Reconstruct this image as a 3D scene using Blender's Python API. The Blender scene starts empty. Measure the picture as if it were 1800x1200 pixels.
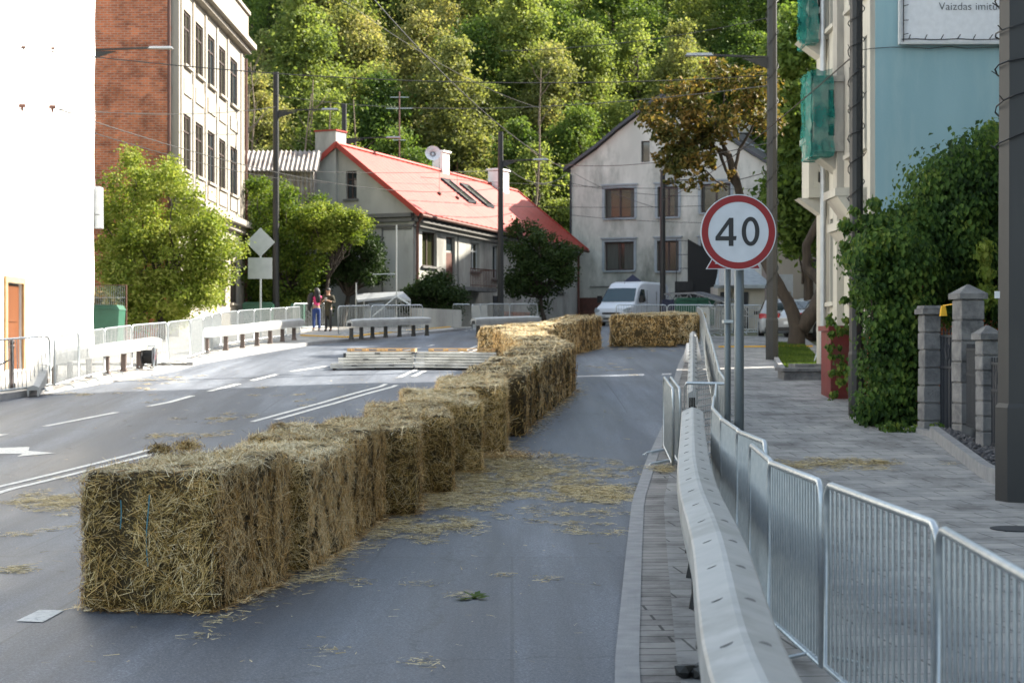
import bpy, math, random
import numpy as np
from mathutils import Vector, Matrix
from mathutils.geometry import tessellate_polygon
R = math.radians
C = bpy.context.scene.collection
F, CZ = 3000.0, 1.95
# ---------------------------------------------------------------- camera, world, sun
cam_d = bpy.data.cameras.new('camera'); cam = bpy.data.objects.new('camera', cam_d); C.objects.link(cam)
cam.location = (0, 0, CZ); cam.rotation_euler = (R(90), 0, 0)
cam_d.lens = 60; cam_d.sensor_width = 36; cam_d.clip_start = .1; cam_d.clip_end = 2000
cam_d.dof.use_dof = True; cam_d.dof.focus_distance = 15.5; cam_d.dof.aperture_fstop = 4.5
sc = bpy.context.scene; sc.camera = cam
SUN_AZ, SUN_EL = 25.0, 36.0          # degrees from +X towards +Y, elevation
w = bpy.data.worlds.new('World'); sc.world = w; w.use_nodes = True
nt = w.node_tree; bg = nt.nodes['Background']
sky = nt.nodes.new('ShaderNodeTexSky'); sky.sky_type = 'NISHITA'; sky.sun_disc = False
sky.sun_elevation = R(SUN_EL); sky.sun_rotation = R(90 - SUN_AZ)
sky.air_density = 1.0; sky.dust_density = 1.6; sky.ozone_density = 1.0
hs_ = nt.nodes.new('ShaderNodeHueSaturation'); hs_.inputs['Saturation'].default_value = .60; hs_.inputs['Hue'].default_value = .482; nt.links.new(sky.outputs[0], hs_.inputs['Color']); nt.links.new(hs_.outputs[0], bg.inputs[0]); bg.inputs[1].default_value = .115
sd = bpy.data.lights.new('sun', 'SUN'); sd.energy = 5.0; sd.angle = R(.6); sd.color = (1, .93, .80)
sun = bpy.data.objects.new('sun', sd); C.objects.link(sun)
S = Vector((math.cos(R(SUN_AZ)) * math.cos(R(SUN_EL)), math.sin(R(SUN_AZ)) * math.cos(R(SUN_EL)), math.sin(R(SUN_EL))))
sun.rotation_euler = S.to_track_quat('Z', 'Y').to_euler()
sun.location = (30, 10, 30)
sc.view_settings.view_transform = 'Standard'; sc.view_settings.look = 'None'
sc.view_settings.exposure = 1.95; sc.view_settings.gamma = 1
# ---------------------------------------------------------------- street profile and helpers
_gy = np.array([-60, 15, 20, 23.5, 26.7, 33.7, 45, 55, 70, 80, 90, 110, 400.]); _gz = np.array([0, 0, .03, .2, .4, .85, 1.35, 1.8, 2.33, 2.58, 2.80, 3.1, 3.1])
_Y = np.arange(-60, 400, .25); _Z = np.interp(_Y, _gy, _gz); _Z = np.convolve(np.pad(_Z, 8, 'edge'), np.ones(17) / 17, 'valid')
def g(y): return float(np.interp(y, _Y, _Z))
def hill(x, y):
    h = max(0, y - 107 - 0.0 * x) * .60
    h = h if y < 185 else (185 - 107) * .6
    return g(y) + h * (1 + .05 * math.sin(x * .13 + y * .07))
def G(px, py, dz=0):                       # point of the street surface (plus dz) seen there
    a = 3.0; f = lambda Y: CZ - (py - 600) * Y / F - g(Y) - dz
    while a < 160 and f(a) * f(a + .5) > 0: a += .5
    b = a + .5
    for _ in range(20):
        m = (a + b) / 2
        if f(a) * f(m) <= 0: b = m
        else: a = m
    return Vector(((px - 900) * a / F, a, g(a) + dz))
def W(px, py, Y): return Vector(((px - 900) * Y / F, Y, CZ - (py - 600) * Y / F))
XRp = np.array([(-30, -.1), (5, .3), (9.75, .585), (14.6, .97), (19.5, 1.37), (23.5, 1.84), (28, 2.47), (42.7, 4.15), (60, 6.3), (75, 9), (110, 16)])
XLp = np.array([(-30, -11.5), (25, -11), (33, -9.9), (34.8, -9.4), (41.5, -8.3), (45, -8.2), (51, -7.3), (56.5, -6.4), (61, -4.8), (69, -2.8), (93, 1.9), (110, 4)])
def XR(y): return float(np.interp(y, XRp[:, 0], XRp[:, 1]))
def XL(y): return float(np.interp(y, XLp[:, 0], XLp[:, 1]))
# ---------------------------------------------------------------- materials
def _n(nt, t, **k):
    n = nt.nodes.new(t)
    for a, b in k.items(): setattr(n, a, b)
    return n
def _ramp(nt, stops):
    r = _n(nt, 'ShaderNodeValToRGB'); e = r.color_ramp.elements
    while len(e) < len(stops): e.new(.5)
    for i, (p, c) in enumerate(stops): e[i].position = p; e[i].color = (*c, 1)
    return r
def base(name, rough=.7, metal=0, spec=.5):
    m = bpy.data.materials.new(name); m.use_nodes = True; nt = m.node_tree; b = nt.nodes['Principled BSDF']
    b.inputs['Roughness'].default_value = rough; b.inputs['Metallic'].default_value = metal; b.inputs['Specular IOR Level'].default_value = spec
    return m, nt, b
def pm(name, c1, c2=None, scale=3, rough=.7, metal=0, bump=0, bscale=None, streak=0, grime=None, spec=.5, detail=6, contrast=.25):
    """noise-mottled surface; streak = stretch of the pattern down the wall; grime = a third colour in sparse patches"""
    m, nt, b = base(name, rough, metal, spec); c2 = c2 or tuple(x * .75 for x in c1); L = nt.links.new
    tc = _n(nt, 'ShaderNodeTexCoord'); mp = _n(nt, 'ShaderNodeMapping'); L(tc.outputs['Object'], mp.inputs[0])
    if streak: mp.inputs['Scale'].default_value = (1, 1, 1 / streak)
    no = _n(nt, 'ShaderNodeTexNoise'); no.inputs['Scale'].default_value = scale; no.inputs['Detail'].default_value = detail; L(mp.outputs[0], no.inputs[0])
    r = _ramp(nt, [(.5 - contrast, c1), (.5 + contrast, c2)]); L(no.outputs[0], r.inputs[0]); col = r.outputs[0]
    if grime:
        n2 = _n(nt, 'ShaderNodeTexNoise'); n2.inputs['Scale'].default_value = scale * .37; n2.inputs['Detail'].default_value = 8; n2.inputs['Roughness'].default_value = .7; L(mp.outputs[0], n2.inputs[0])
        r2 = _ramp(nt, [(.48, (0, 0, 0)), (.66, (1, 1, 1))]); L(n2.outputs[0], r2.inputs[0])
        mx = _n(nt, 'ShaderNodeMixRGB'); L(r2.outputs[0], mx.inputs[0]); L(col, mx.inputs[1]); mx.inputs[2].default_value = (*grime, 1); col = mx.outputs[0]
    L(col, b.inputs['Base Color'])
    if bump:
        n3 = _n(nt, 'ShaderNodeTexNoise'); n3.inputs['Scale'].default_value = bscale or scale * 6; n3.inputs['Detail'].default_value = 5; L(tc.outputs['Object'], n3.inputs[0])
        bp = _n(nt, 'ShaderNodeBump'); bp.inputs['Strength'].default_value = bump; bp.inputs['Distance'].default_value = .02; L(n3.outputs[0], bp.inputs['Height']); L(bp.outputs[0], b.inputs['Normal'])
    return m
def leafmat(name, cols, trans=.4, cl=.6):
    """per-leaf random colour, shifted by a slow noise so clumps differ"""
    m, nt, b = base(name, .6, 0, .18); L = nt.links.new
    ge = _n(nt, 'ShaderNodeNewGeometry'); tc = _n(nt, 'ShaderNodeTexCoord'); no = _n(nt, 'ShaderNodeTexNoise'); no.inputs['Scale'].default_value = cl; no.inputs['Detail'].default_value = 3
    L(tc.outputs['Object'], no.inputs[0])
    oi = _n(nt, 'ShaderNodeObjectInfo')
    a = _n(nt, 'ShaderNodeMath', operation='MULTIPLY_ADD'); L(no.outputs[0], a.inputs[0]); a.inputs[1].default_value = 1.1; a.inputs[2].default_value = -.3
    a2 = _n(nt, 'ShaderNodeMath', operation='MULTIPLY_ADD'); L(ge.outputs['Random Per Island'], a2.inputs[0]); a2.inputs[1].default_value = .5; L(a.outputs[0], a2.inputs[2])
    a3 = _n(nt, 'ShaderNodeMath', operation='MULTIPLY_ADD'); L(oi.outputs['Random'], a3.inputs[0]); a3.inputs[1].default_value = .30; L(a2.outputs[0], a3.inputs[2])
    k = len(cols); r = _ramp(nt, [(.12 + .9 * i / (k - 1) if k > 1 else 0, c) for i, c in enumerate(cols)]); L(a3.outputs[0], r.inputs[0])
    L(r.outputs[0], b.inputs['Base Color'])
    t = _n(nt, 'ShaderNodeBsdfTranslucent'); mc = _n(nt, 'ShaderNodeMixRGB', blend_type='MULTIPLY'); mc.inputs[0].default_value = 1; L(r.outputs[0], mc.inputs[1]); mc.inputs[2].default_value = (1.5, 1.5, .85, 1); L(mc.outputs[0], t.inputs[0])
    mx = _n(nt, 'ShaderNodeMixShader'); mx.inputs[0].default_value = trans; L(b.outputs[0], mx.inputs[1]); L(t.outputs[0], mx.inputs[2]); L(mx.outputs[0], nt.nodes['Material Output'].inputs[0])
    return m
def brickmat(name, c1, c2, mortar, bw=.26, bh=.085, ms=.012, mode='wall', rough=.85, rot=0, offset=.5, bump=.4, grime=None):
    m, nt, b = base(name, rough, 0, .3); L = nt.links.new
    tc = _n(nt, 'ShaderNodeTexCoord'); sp = _n(nt, 'ShaderNodeSeparateXYZ'); cb = _n(nt, 'ShaderNodeCombineXYZ')
    mp = _n(nt, 'ShaderNodeMapping'); mp.inputs['Rotation'].default_value = (0, 0, rot); L(tc.outputs['Object'], mp.inputs[0]); L(mp.outputs[0], sp.inputs[0])
    if mode == 'wall':
        ad = _n(nt, 'ShaderNodeMath'); L(sp.outputs[0], ad.inputs[0]); L(sp.outputs[1], ad.inputs[1]); L(ad.outputs[0], cb.inputs[0]); L(sp.outputs[2], cb.inputs[1])
    else: L(sp.outputs[0], cb.inputs[0]); L(sp.outputs[1], cb.inputs[1])
    br = _n(nt, 'ShaderNodeTexBrick'); br.offset = offset; L(cb.outputs[0], br.inputs[0])
    br.inputs['Color1'].default_value = (*c1, 1); br.inputs['Color2'].default_value = (*c2, 1); br.inputs['Mortar'].default_value = (*mortar, 1)
    br.inputs['Scale'].default_value = 1; br.inputs['Mortar Size'].default_value = ms; br.inputs['Brick Width'].default_value = bw; br.inputs['Row Height'].default_value = bh; br.inputs['Mortar Smooth'].default_value = .3
    no = _n(nt, 'ShaderNodeTexNoise'); no.inputs['Scale'].default_value = 1.3; no.inputs['Detail'].default_value = 9; no.inputs['Roughness'].default_value = .7; L(tc.outputs['Object'], no.inputs[0])
    r = _ramp(nt, [(.36, (.42, .40, .40)), (.5, (.95, .95, .95)), (.66, (1.4, 1.35, 1.3))]); L(no.outputs[0], r.inputs[0])
    mx = _n(nt, 'ShaderNodeMixRGB', blend_type='MULTIPLY'); mx.inputs[0].default_value = .8; L(br.outputs[0], mx.inputs[1]); L(r.outputs[0], mx.inputs[2]); L(mx.outputs[0], b.inputs['Base Color'])
    bp = _n(nt, 'ShaderNodeBump'); bp.inputs['Strength'].default_value = bump; bp.inputs['Distance'].default_value = .01; bp.invert = True; L(br.outputs['Fac'], bp.inputs['Height']); L(bp.outputs[0], b.inputs['Normal'])
    return m
def asphalt():
    m, nt, b = base('asphalt', .62, 0, .5); L = nt.links.new; tc = _n(nt, 'ShaderNodeTexCoord')
    def noise(s, d, ro=.6, sc=(1, 1, 1)):
        mp = _n(nt, 'ShaderNodeMapping'); mp.inputs['Scale'].default_value = sc; L(tc.outputs['Object'], mp.inputs[0])
        n = _n(nt, 'ShaderNodeTexNoise'); n.inputs['Scale'].default_value = s; n.inputs['Detail'].default_value = d; n.inputs['Roughness'].default_value = ro; L(mp.outputs[0], n.inputs[0]); return n
    fine = noise(60, 4, .85); r = _ramp(nt, [(.38, (.036, .044, .060)), (.52, (.072, .084, .106)), (.70, (.19, .205, .23))]); L(fine.outputs[0], r.inputs[0])
    big = noise(.55, 8, .66, (1, .16, 1)); r2 = _ramp(nt, [(.36, (.58, .58, .61)), (.5, (.95, .95, .96)), (.64, (1.6, 1.58, 1.55))]); L(big.outputs[0], r2.inputs[0])
    mx = _n(nt, 'ShaderNodeMixRGB', blend_type='MULTIPLY'); mx.inputs[0].default_value = 1; L(r.outputs[0], mx.inputs[1]); L(r2.outputs[0], mx.inputs[2])
    st = noise(1.5, 5, .6, (1, .045, 1)); rs = _ramp(nt, [(.40, (.72, .72, .74)), (.60, (1.28, 1.27, 1.25))]); L(st.outputs[0], rs.inputs[0])
    pb = _n(nt, 'ShaderNodeTexBrick'); pb.offset = .37; L(tc.outputs['Object'], pb.inputs[0])
    for k_, v_ in (('Color1', (.86, .86, .87, 1)), ('Color2', (1.12, 1.11, 1.10, 1)), ('Mortar', (.55, .55, .56, 1))): pb.inputs[k_].default_value = v_
    for k_, v_ in (('Scale', 1), ('Mortar Size', .012), ('Brick Width', 3.3), ('Row Height', 7.7)): pb.inputs[k_].default_value = v_
    ms_ = _n(nt, 'ShaderNodeMixRGB', blend_type='MULTIPLY'); ms_.inputs[0].default_value = 1; L(mx.outputs[0], ms_.inputs[1]); L(rs.outputs[0], ms_.inputs[2])
    mp2 = _n(nt, 'ShaderNodeMixRGB', blend_type='MULTIPLY'); mp2.inputs[0].default_value = .75; L(ms_.outputs[0], mp2.inputs[1]); L(pb.outputs[0], mp2.inputs[2]); mx = mp2
    vo = _n(nt, 'ShaderNodeTexVoronoi', feature='DISTANCE_TO_EDGE'); vo.inputs['Scale'].default_value = .16
    wob = noise(1.2, 6, .7); ad = _n(nt, 'ShaderNodeMixRGB', blend_type='ADD'); ad.inputs[0].default_value = 1.0; L(tc.outputs['Object'], ad.inputs[1]); L(wob.outputs['Color'], ad.inputs[2]); L(ad.outputs[0], vo.inputs[0])
    r3 = _ramp(nt, [(.0, (.45, .45, .45)), (.0022, (1, 1, 1))]); L(vo.outputs[0], r3.inputs[0])
    m2 = _n(nt, 'ShaderNodeMixRGB', blend_type='MULTIPLY'); m2.inputs[0].default_value = .8; L(mx.outputs[0], m2.inputs[1]); L(r3.outputs[0], m2.inputs[2]); L(m2.outputs[0], b.inputs['Base Color'])
    r4 = _ramp(nt, [(.3, (.45, .45, .45)), (.7, (.72, .72, .72))]); L(big.outputs[0], r4.inputs[0]); L(r4.outputs[0], b.inputs['Roughness'])
    bp = _n(nt, 'ShaderNodeBump'); bp.inputs['Strength'].default_value = .5; bp.inputs['Distance'].default_value = .006; L(fine.outputs[0], bp.inputs['Height']); L(bp.outputs[0], b.inputs['Normal'])
    return m
def strawmat(name, cols):
    m, nt, b = base(name, .6, 0, .3); L = nt.links.new
    ge = _n(nt, 'ShaderNodeNewGeometry'); oi = _n(nt, 'ShaderNodeObjectInfo'); tc = _n(nt, 'ShaderNodeTexCoord'); no = _n(nt, 'ShaderNodeTexNoise'); no.inputs['Scale'].default_value = 2.2; no.inputs['Detail'].default_value = 4; L(tc.outputs['Object'], no.inputs[0])
    a = _n(nt, 'ShaderNodeMath', operation='MULTIPLY_ADD'); L(no.outputs[0], a.inputs[0]); a.inputs[1].default_value = .9; a.inputs[2].default_value = -.54
    a2 = _n(nt, 'ShaderNodeMath'); mr_ = _n(nt, 'ShaderNodeMath', operation='MULTIPLY_ADD'); L(ge.outputs['Random Per Island'], mr_.inputs[0]); mr_.inputs[1].default_value = 1.15; mr_.inputs[2].default_value = -.08; L(mr_.outputs[0], a2.inputs[0]); L(a.outputs[0], a2.inputs[1])
    a3 = _n(nt, 'ShaderNodeMath', operation='MULTIPLY_ADD'); L(oi.outputs['Random'], a3.inputs[0]); a3.inputs[1].default_value = .42; L(a2.outputs[0], a3.inputs[2])
    r = _ramp(nt, cols); L(a3.outputs[0], r.inputs[0]); L(r.outputs[0], b.inputs['Base Color'])
    return m
def glassmat(name, c=(.02, .03, .035), rough=.06):
    m, nt, b = base(name, rough, 0, .9); b.inputs['Base Color'].default_value = (*c, 1); return m
def flat(name, c, rough=.6, metal=0): 
    return pm(name, c, tuple(x * .86 for x in c), 9, rough, metal)
M = dict(
    asphalt=asphalt(),
    line=pm('road_paint', (.66, .66, .64), (.52, .52, .51), 50, .7, contrast=.3, grime=(.34, .345, .35)),
    slab=brickmat('paving_slabs', (.262, .262, .262), (.292, .290, .288), (.09, .09, .09), .62, .42, .010, 'floor', .75, R(-6), .5, .3),
    cobble=brickmat('paving_blocks', (.21, .20, .195), (.27, .26, .25), (.06, .06, .06), 3.1, .21, .012, 'floor', .8, R(-3), .5, .5),
    walk=brickmat('far_paving', (.30, .29, .28), (.36, .35, .33), (.15, .15, .15), .5, .5, .012, 'floor', .8, 0, .0, .3),
    kerb=pm('kerb_stone', (.30, .30, .30), (.20, .20, .21), 6, .8, bump=.4, bscale=60),
    earth=pm('earth', (.10, .085, .05), (.05, .07, .025), 1.2, .95, bump=.8, bscale=12),
    grass=pm('grass', (.035, .055, .012), (.07, .075, .025), 5, .95, bump=1, bscale=60),
    polegrey=pm('pole_grey', (.14, .16, .17), (.09, .11, .12), 3, .45, .4, streak=5),
    steel=pm('galvanised_steel', (.50, .53, .55), (.36, .40, .43), 14, .38, .75, bump=.05),
    rail=pm('rail_paint', (.40, .40, .39), (.33, .335, .335), 5, .5, .1, grime=(.27, .27, .26)),
    slot=flat('slot_dark', (.12, .12, .12)),
    postbrown=pm('rail_post', (.13, .10, .09), (.09, .07, .065), 8, .6, .3),
    post=pm('lamp_post_paint', (.040, .040, .040), (.026, .027, .028), 2.5, .5, .1, streak=6, spec=.35),
    greymetal=pm('lamp_head_grey', (.42, .44, .45), (.35, .36, .38), 5, .4, .5),  # mid grey metal for lamp heads, truss, pipe and rims
    black=flat('black_paint', (.018, .018, .02), .5), rubber=flat('rubber', (.015, .015, .016), .8),
    white=flat('white_paint', (.74, .75, .76), .35), vanwhite=pm('van_white_paint', (.70, .73, .78), (.64, .67, .72), 1.5, .28),
    red=flat('sign_red', (.27, .003, .006), .45), boardpale=flat('board_pale', (.74, .76, .80)), signwhite=flat('sign_white', (.60, .62, .66), .35), signback=pm('sign_back_grey', (.40, .42, .44), (.33, .35, .37), 5, .5, .4),
    bluewall=pm('blue_render', (.255, .410, .460), (.220, .365, .415), .9, .85, bump=.12, bscale=25, streak=5, grime=(.32, .46, .48), contrast=.13),
    cream=pm('cream_render', (.52, .50, .43), (.40, .38, .33), 1.2, .85, streak=4, grime=(.30, .28, .25)),
    whitewall=pm('white_render', (.90, .89, .86), (.80, .79, .76), 1.1, .9, bump=.7, bscale=7, grime=(.66, .63, .58)),
    brickwall=brickmat('old_red_brick', (.50, .15, .062), (.29, .08, .038), (.34, .23, .17), .25, .085, .014, 'wall', .85, 0, .5, .5),
    stonefac=pm('pale_stone_render', (.33, .295, .245), (.24, .215, .18), 1.3, .85, streak=5, grime=(.28, .26, .23)),
    grey=pm('grey_house_render', (.48, .47, .43), (.34, .335, .31), .9, .9, bump=.3, bscale=9, streak=3, grime=(.19, .185, .17), contrast=.16),
    cream2=pm('stained_cream_render', (.64, .625, .56), (.48, .475, .425), .9, .9, bump=.2, bscale=9, streak=2.6, grime=(.20, .21, .18), contrast=.15),
    trim=pm('dark_cornice', (.17, .165, .155), (.11, .105, .10), 3, .85), wood=pm('orange_door_wood', (.15, .045, .007), (.10, .028, .005), 3, .5, streak=8),
    frame=flat('window_frame_dark', (.055, .035, .03)), framew=flat('window_frame_white', (.55, .57, .58)), surround=pm('blue_white_surround', (.36, .40, .42), (.26, .29, .31), 4, .8),
    glass=glassmat('window_glass'), glassw=glassmat('curtained_glass', (.028, .028, .020), .2), glassg=glassmat('reflecting_glass', (.024, .026, .010), .2),
    roofred=None, slate=pm('slate_roof', (.052, .052, .062), (.035, .036, .045), 2.5, .55, bump=.3), brown=pm('rusty_pipe', (.13, .05, .035), (.08, .035, .025), 5, .7),
    stone=pm('rough_granite', (.24, .235, .23), (.13, .13, .135), 5, .9, bump=.7, bscale=30, grime=(.07, .07, .075)), iron=flat('wrought_iron', (.022, .026, .034), .55),
    redwall=pm('red_plinth_paint', (.17, .028, .024), (.12, .020, .018), 4, .8, grime=(.13, .05, .04)), gravel=pm('gravel', (.13, .125, .13), (.05, .05, .055), 30, .9),
    net=None, bark=pm('bark', (.065, .05, .038), (.03, .024, .02), 8, .95, bump=1, bscale=24, streak=4), bin=pm('green_bin', (.015, .10, .06), (.01, .07, .04), 4, .5),
    alu=pm('aluminium', (.66, .66, .64), (.50, .50, .49), 6, .45, .3), pallet=pm('pallet_wood', (.50, .33, .16), (.33, .21, .10), 6, .8, streak=1),
    canopy=flat('tent_blue_black', (.025, .028, .06), .7), jeans=flat('denim', (.03, .06, .20), .9), pink=flat('pink_cloth', (.75, .06, .20), .8), coat=flat('olive_coat', (.045, .04, .025), .9),
    skin=flat('skin', (.42, .23, .15), .6), hair=flat('hair_black', (.012, .010, .012), .5), silver=pm('silver_car_paint', (.44, .46, .48), (.38, .40, .42), 2, .28, .5),
    lamp=flat('tail_lamp', (.35, .01, .01), .2), yellow=flat('yellow_plastic', (.75, .42, .02), .5), cable=flat('black_cable', (.012, .012, .012), .5),
    twine=flat('blue_twine', (.07, .24, .30), .8), asbestos=pm('corrugated_sheet', (.40, .38, .35), (.24, .20, .18), 2.5, .85, grime=(.14, .10, .09)), bulb=flat('clear_bulb', (.6, .62, .65), .2),
)
def tilemat():
    m, nt, b = base('red_tile_roof', .55, 0, .4); L = nt.links.new; tc = _n(nt, 'ShaderNodeTexCoord')
    no = _n(nt, 'ShaderNodeTexNoise'); no.inputs['Scale'].default_value = 1.5; no.inputs['Detail'].default_value = 7; L(tc.outputs['Object'], no.inputs[0])
    r = _ramp(nt, [(.3, (.25, .024, .015)), (.7, (.35, .042, .027))]); L(no.outputs[0], r.inputs[0]); L(r.outputs[0], b.inputs['Base Color']); return m
M['roofred'] = tilemat(); M['curtain'] = pm('curtain_cloth', (.085, .085, .07), (.05, .05, .042), 14, .6, streak=12)
def netmat():
    m, nt, b = base('green_net', .6, 0, .3); L = nt.links.new; tc = _n(nt, 'ShaderNodeTexCoord')
    no = _n(nt, 'ShaderNodeTexNoise'); no.inputs['Scale'].default_value = 3; no.inputs['Detail'].default_value = 5; L(tc.outputs['Object'], no.inputs[0])
    r = _ramp(nt, [(.35, (.0, .13, .11)), (.65, (.01, .25, .20))]); L(no.outputs[0], r.inputs[0]); L(r.outputs[0], b.inputs['Base Color'])
    tr = _n(nt, 'ShaderNodeBsdfTransparent'); mx = _n(nt, 'ShaderNodeMixShader'); r2 = _ramp(nt, [(.40, (.18, .18, .18)), (.62, (.62, .62, .62))]); L(no.outputs[0], r2.inputs[0]); L(r2.outputs[0], mx.inputs[0]); L(b.outputs[0], mx.inputs[1]); L(tr.outputs[0], mx.inputs[2]); L(mx.outputs[0], nt.nodes['Material Output'].inputs[0])
    return m
M['net'] = netmat(); M['barkpale'] = pm('pale_bark', (.22, .17, .12), (.12, .09, .065), 8, .95, streak=3)
M['leaf_lime'] = leafmat('lime_shrub_leaves', [(.025, .045, .008), (.085, .125, .018), (.17, .22, .032), (.29, .31, .08)], .35, .9)
M['leaf_mid'] = leafmat('green_tree_leaves', [(.018, .04, .008), (.05, .09, .015), (.10, .15, .022), (.17, .20, .03)], .38, .7)
M['leaf_dark'] = leafmat('dark_shrub_leaves', [(.012, .024, .008), (.026, .048, .014), (.045, .075, .02)], .25, .8)
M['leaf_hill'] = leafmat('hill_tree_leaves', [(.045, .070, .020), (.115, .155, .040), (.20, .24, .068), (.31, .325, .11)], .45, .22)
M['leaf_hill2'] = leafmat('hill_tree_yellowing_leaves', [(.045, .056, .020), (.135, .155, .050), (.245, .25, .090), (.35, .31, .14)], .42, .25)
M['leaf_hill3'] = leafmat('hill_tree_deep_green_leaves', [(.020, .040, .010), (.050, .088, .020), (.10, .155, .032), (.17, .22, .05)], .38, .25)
M['leaf_maple'] = leafmat('turning_maple_leaves', [(.016, .024, .007), (.040, .050, .013), (.078, .074, .020), (.15, .10, .028), (.30, .19, .06)], .36, .9)
M['leaf_ivy'] = leafmat('creeper_leaves', [(.008, .022, .006), (.030, .068, .014), (.075, .135, .024), (.18, .22, .04)], .28, 1.1)
STR = [(0, (.028, .014, .003)), (.24, (.19, .098, .022)), (.50, (.59, .35, .10)), (.76, (.83, .57, .25)), (1, (.90, .74, .46))]  # side tones raised in place of light falling on the bale sides
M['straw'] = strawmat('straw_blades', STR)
M['straw_top'] = strawmat('pale_straw_top', [(0, (.16, .115, .05)), (.25, (.40, .31, .16)), (.6, (.60, .49, .28)), (1, (.80, .71, .50))])  # paler ramp for the upward faces
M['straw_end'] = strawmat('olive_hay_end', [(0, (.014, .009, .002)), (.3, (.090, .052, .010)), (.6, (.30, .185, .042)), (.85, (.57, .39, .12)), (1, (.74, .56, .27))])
M['strawcore'] = pm('straw_core', (.030, .020, .006), (.075, .052, .018), 30, .95, bump=1, bscale=90, detail=9)  # core kept near black, putting the shade between blades into its colour
# ---------------------------------------------------------------- mesh builder
def rz(v, a): c, s = math.cos(a), math.sin(a); return (v[0] * c - v[1] * s, v[0] * s + v[1] * c, v[2])
class MB:
    def __init__(s): s.v = []; s.f = []; s.mi = []; s.k = 0; s.big = []
    def add(s, vs, fs):
        o = len(s.v); s.v += [tuple(p) for p in vs]; s.f += [tuple(i + o for i in f) for f in fs]; s.mi += [s.k] * len(fs); return s
    def box(s, c, d, a=0, taper=1.0):
        x, y, z = (q / 2 for q in d); vs = []
        for zz, t in ((-z, 1), (z, taper)):
            for xx, yy in ((-x, -y), (x, -y), (x, y), (-x, y)):
                q = rz((xx * t, yy * t, zz), a); vs.append((q[0] + c[0], q[1] + c[1], q[2] + c[2]))
        return s.add(vs, [(3, 2, 1, 0), (4, 5, 6, 7), (0, 1, 5, 4), (1, 2, 6, 5), (2, 3, 7, 6), (3, 0, 4, 7)])
    def bb(s, a, b): return s.box([(a[i] + b[i]) / 2 for i in range(3)], [abs(b[i] - a[i]) for i in range(3)])
    def beam(s, p, q, wd, ht):                     # square bar between two points
        p, q = Vector(p), Vector(q); d = (q - p).normalized(); u = Vector((0, 0, 1)) if abs(d.z) < .95 else Vector((1, 0, 0))
        sx = d.cross(u).normalized(); up = sx.cross(d)
        vs = [e + sx * a * wd / 2 + up * b * ht / 2 for e in (p, q) for a, b in ((-1, -1), (1, -1), (1, 1), (-1, 1))]
        return s.add(vs, [(3, 2, 1, 0), (4, 5, 6, 7), (0, 1, 5, 4), (1, 2, 6, 5), (2, 3, 7, 6), (3, 0, 4, 7)])
    def tube(s, pts, r, n=8, cap=True):
        pts = [Vector(p) for p in pts]; rr = r if isinstance(r, (list, tuple)) else [r] * len(pts); vs = []; fs = []
        t0 = (pts[1] - pts[0]).normalized(); u = t0.orthogonal().normalized()
        for i, p in enumerate(pts):
            t = (pts[min(i + 1, len(pts) - 1)] - pts[max(i - 1, 0)]).normalized(); u = (u - t * u.dot(t)).normalized(); b = t.cross(u)
            for j in range(n):
                a = 2 * math.pi * j / n; vs.append(p + (u * math.cos(a) + b * math.sin(a)) * rr[i])
        for i in range(len(pts) - 1):
            for j in range(n): fs.append((i * n + j, i * n + (j + 1) % n, (i + 1) * n + (j + 1) % n, (i + 1) * n + j))
        if cap: fs += [tuple(range(n - 1, -1, -1)), tuple(range((len(pts) - 1) * n, len(pts) * n))]
        return s.add(vs, fs)
    def poly(s, pts, ex):                          # flat polygon (3-D points) extruded by vector ex
        n = len(pts); pts = [Vector(p) for p in pts]; ex = Vector(ex); vs = pts + [p + ex for p in pts]
        return s.add(vs, [tuple(range(n - 1, -1, -1)), tuple(range(n, 2 * n))] + [(i, (i + 1) % n, n + (i + 1) % n, n + i) for i in range(n)])
    def ico(s, c, r, jit=0, rng=random, sz=1):
        t = (1 + 5 ** .5) / 2; vv = [(-1, t, 0), (1, t, 0), (-1, -t, 0), (1, -t, 0), (0, -1, t), (0, 1, t), (0, -1, -t), (0, 1, -t), (t, 0, -1), (t, 0, 1), (-t, 0, -1), (-t, 0, 1)]
        ff = [(0, 11, 5), (0, 5, 1), (0, 1, 7), (0, 7, 10), (0, 10, 11), (1, 5, 9), (5, 11, 4), (11, 10, 2), (10, 7, 6), (7, 1, 8), (3, 9, 4), (3, 4, 2), (3, 2, 6), (3, 6, 8), (3, 8, 9), (4, 9, 5), (2, 4, 11), (6, 2, 10), (8, 6, 7), (9, 8, 1)]
        vs = [(c[0] + a * r / 1.9 * (1 + rng.uniform(-jit, jit)), c[1] + b * r / 1.9 * (1 + rng.uniform(-jit, jit)), c[2] + d * r * sz / 1.9 * (1 + rng.uniform(-jit, jit))) for a, b, d in vv]
        return s.add(vs, ff)
    def sphere(s, c, r, n=12, m=8):
        r = r if isinstance(r, (tuple, list)) else (r, r, r); vs = [(c[0] + r[0] * math.sin(math.pi * i / m) * math.cos(2 * math.pi * j / n), c[1] + r[1] * math.sin(math.pi * i / m) * math.sin(2 * math.pi * j / n), c[2] + r[2] * math.cos(math.pi * i / m)) for i in range(m + 1) for j in range(n)]
        return s.add(vs, [(i * n + j, (i + 1) * n + j, (i + 1) * n + (j + 1) % n, i * n + (j + 1) % n) for i in range(m) for j in range(n)])
    def quads(s, arr):                             # arr: (N,4,3) numpy, islands of one quad
        s.big.append((np.asarray(arr, dtype=np.float32), s.k)); return s
ROOT = {}
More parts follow.
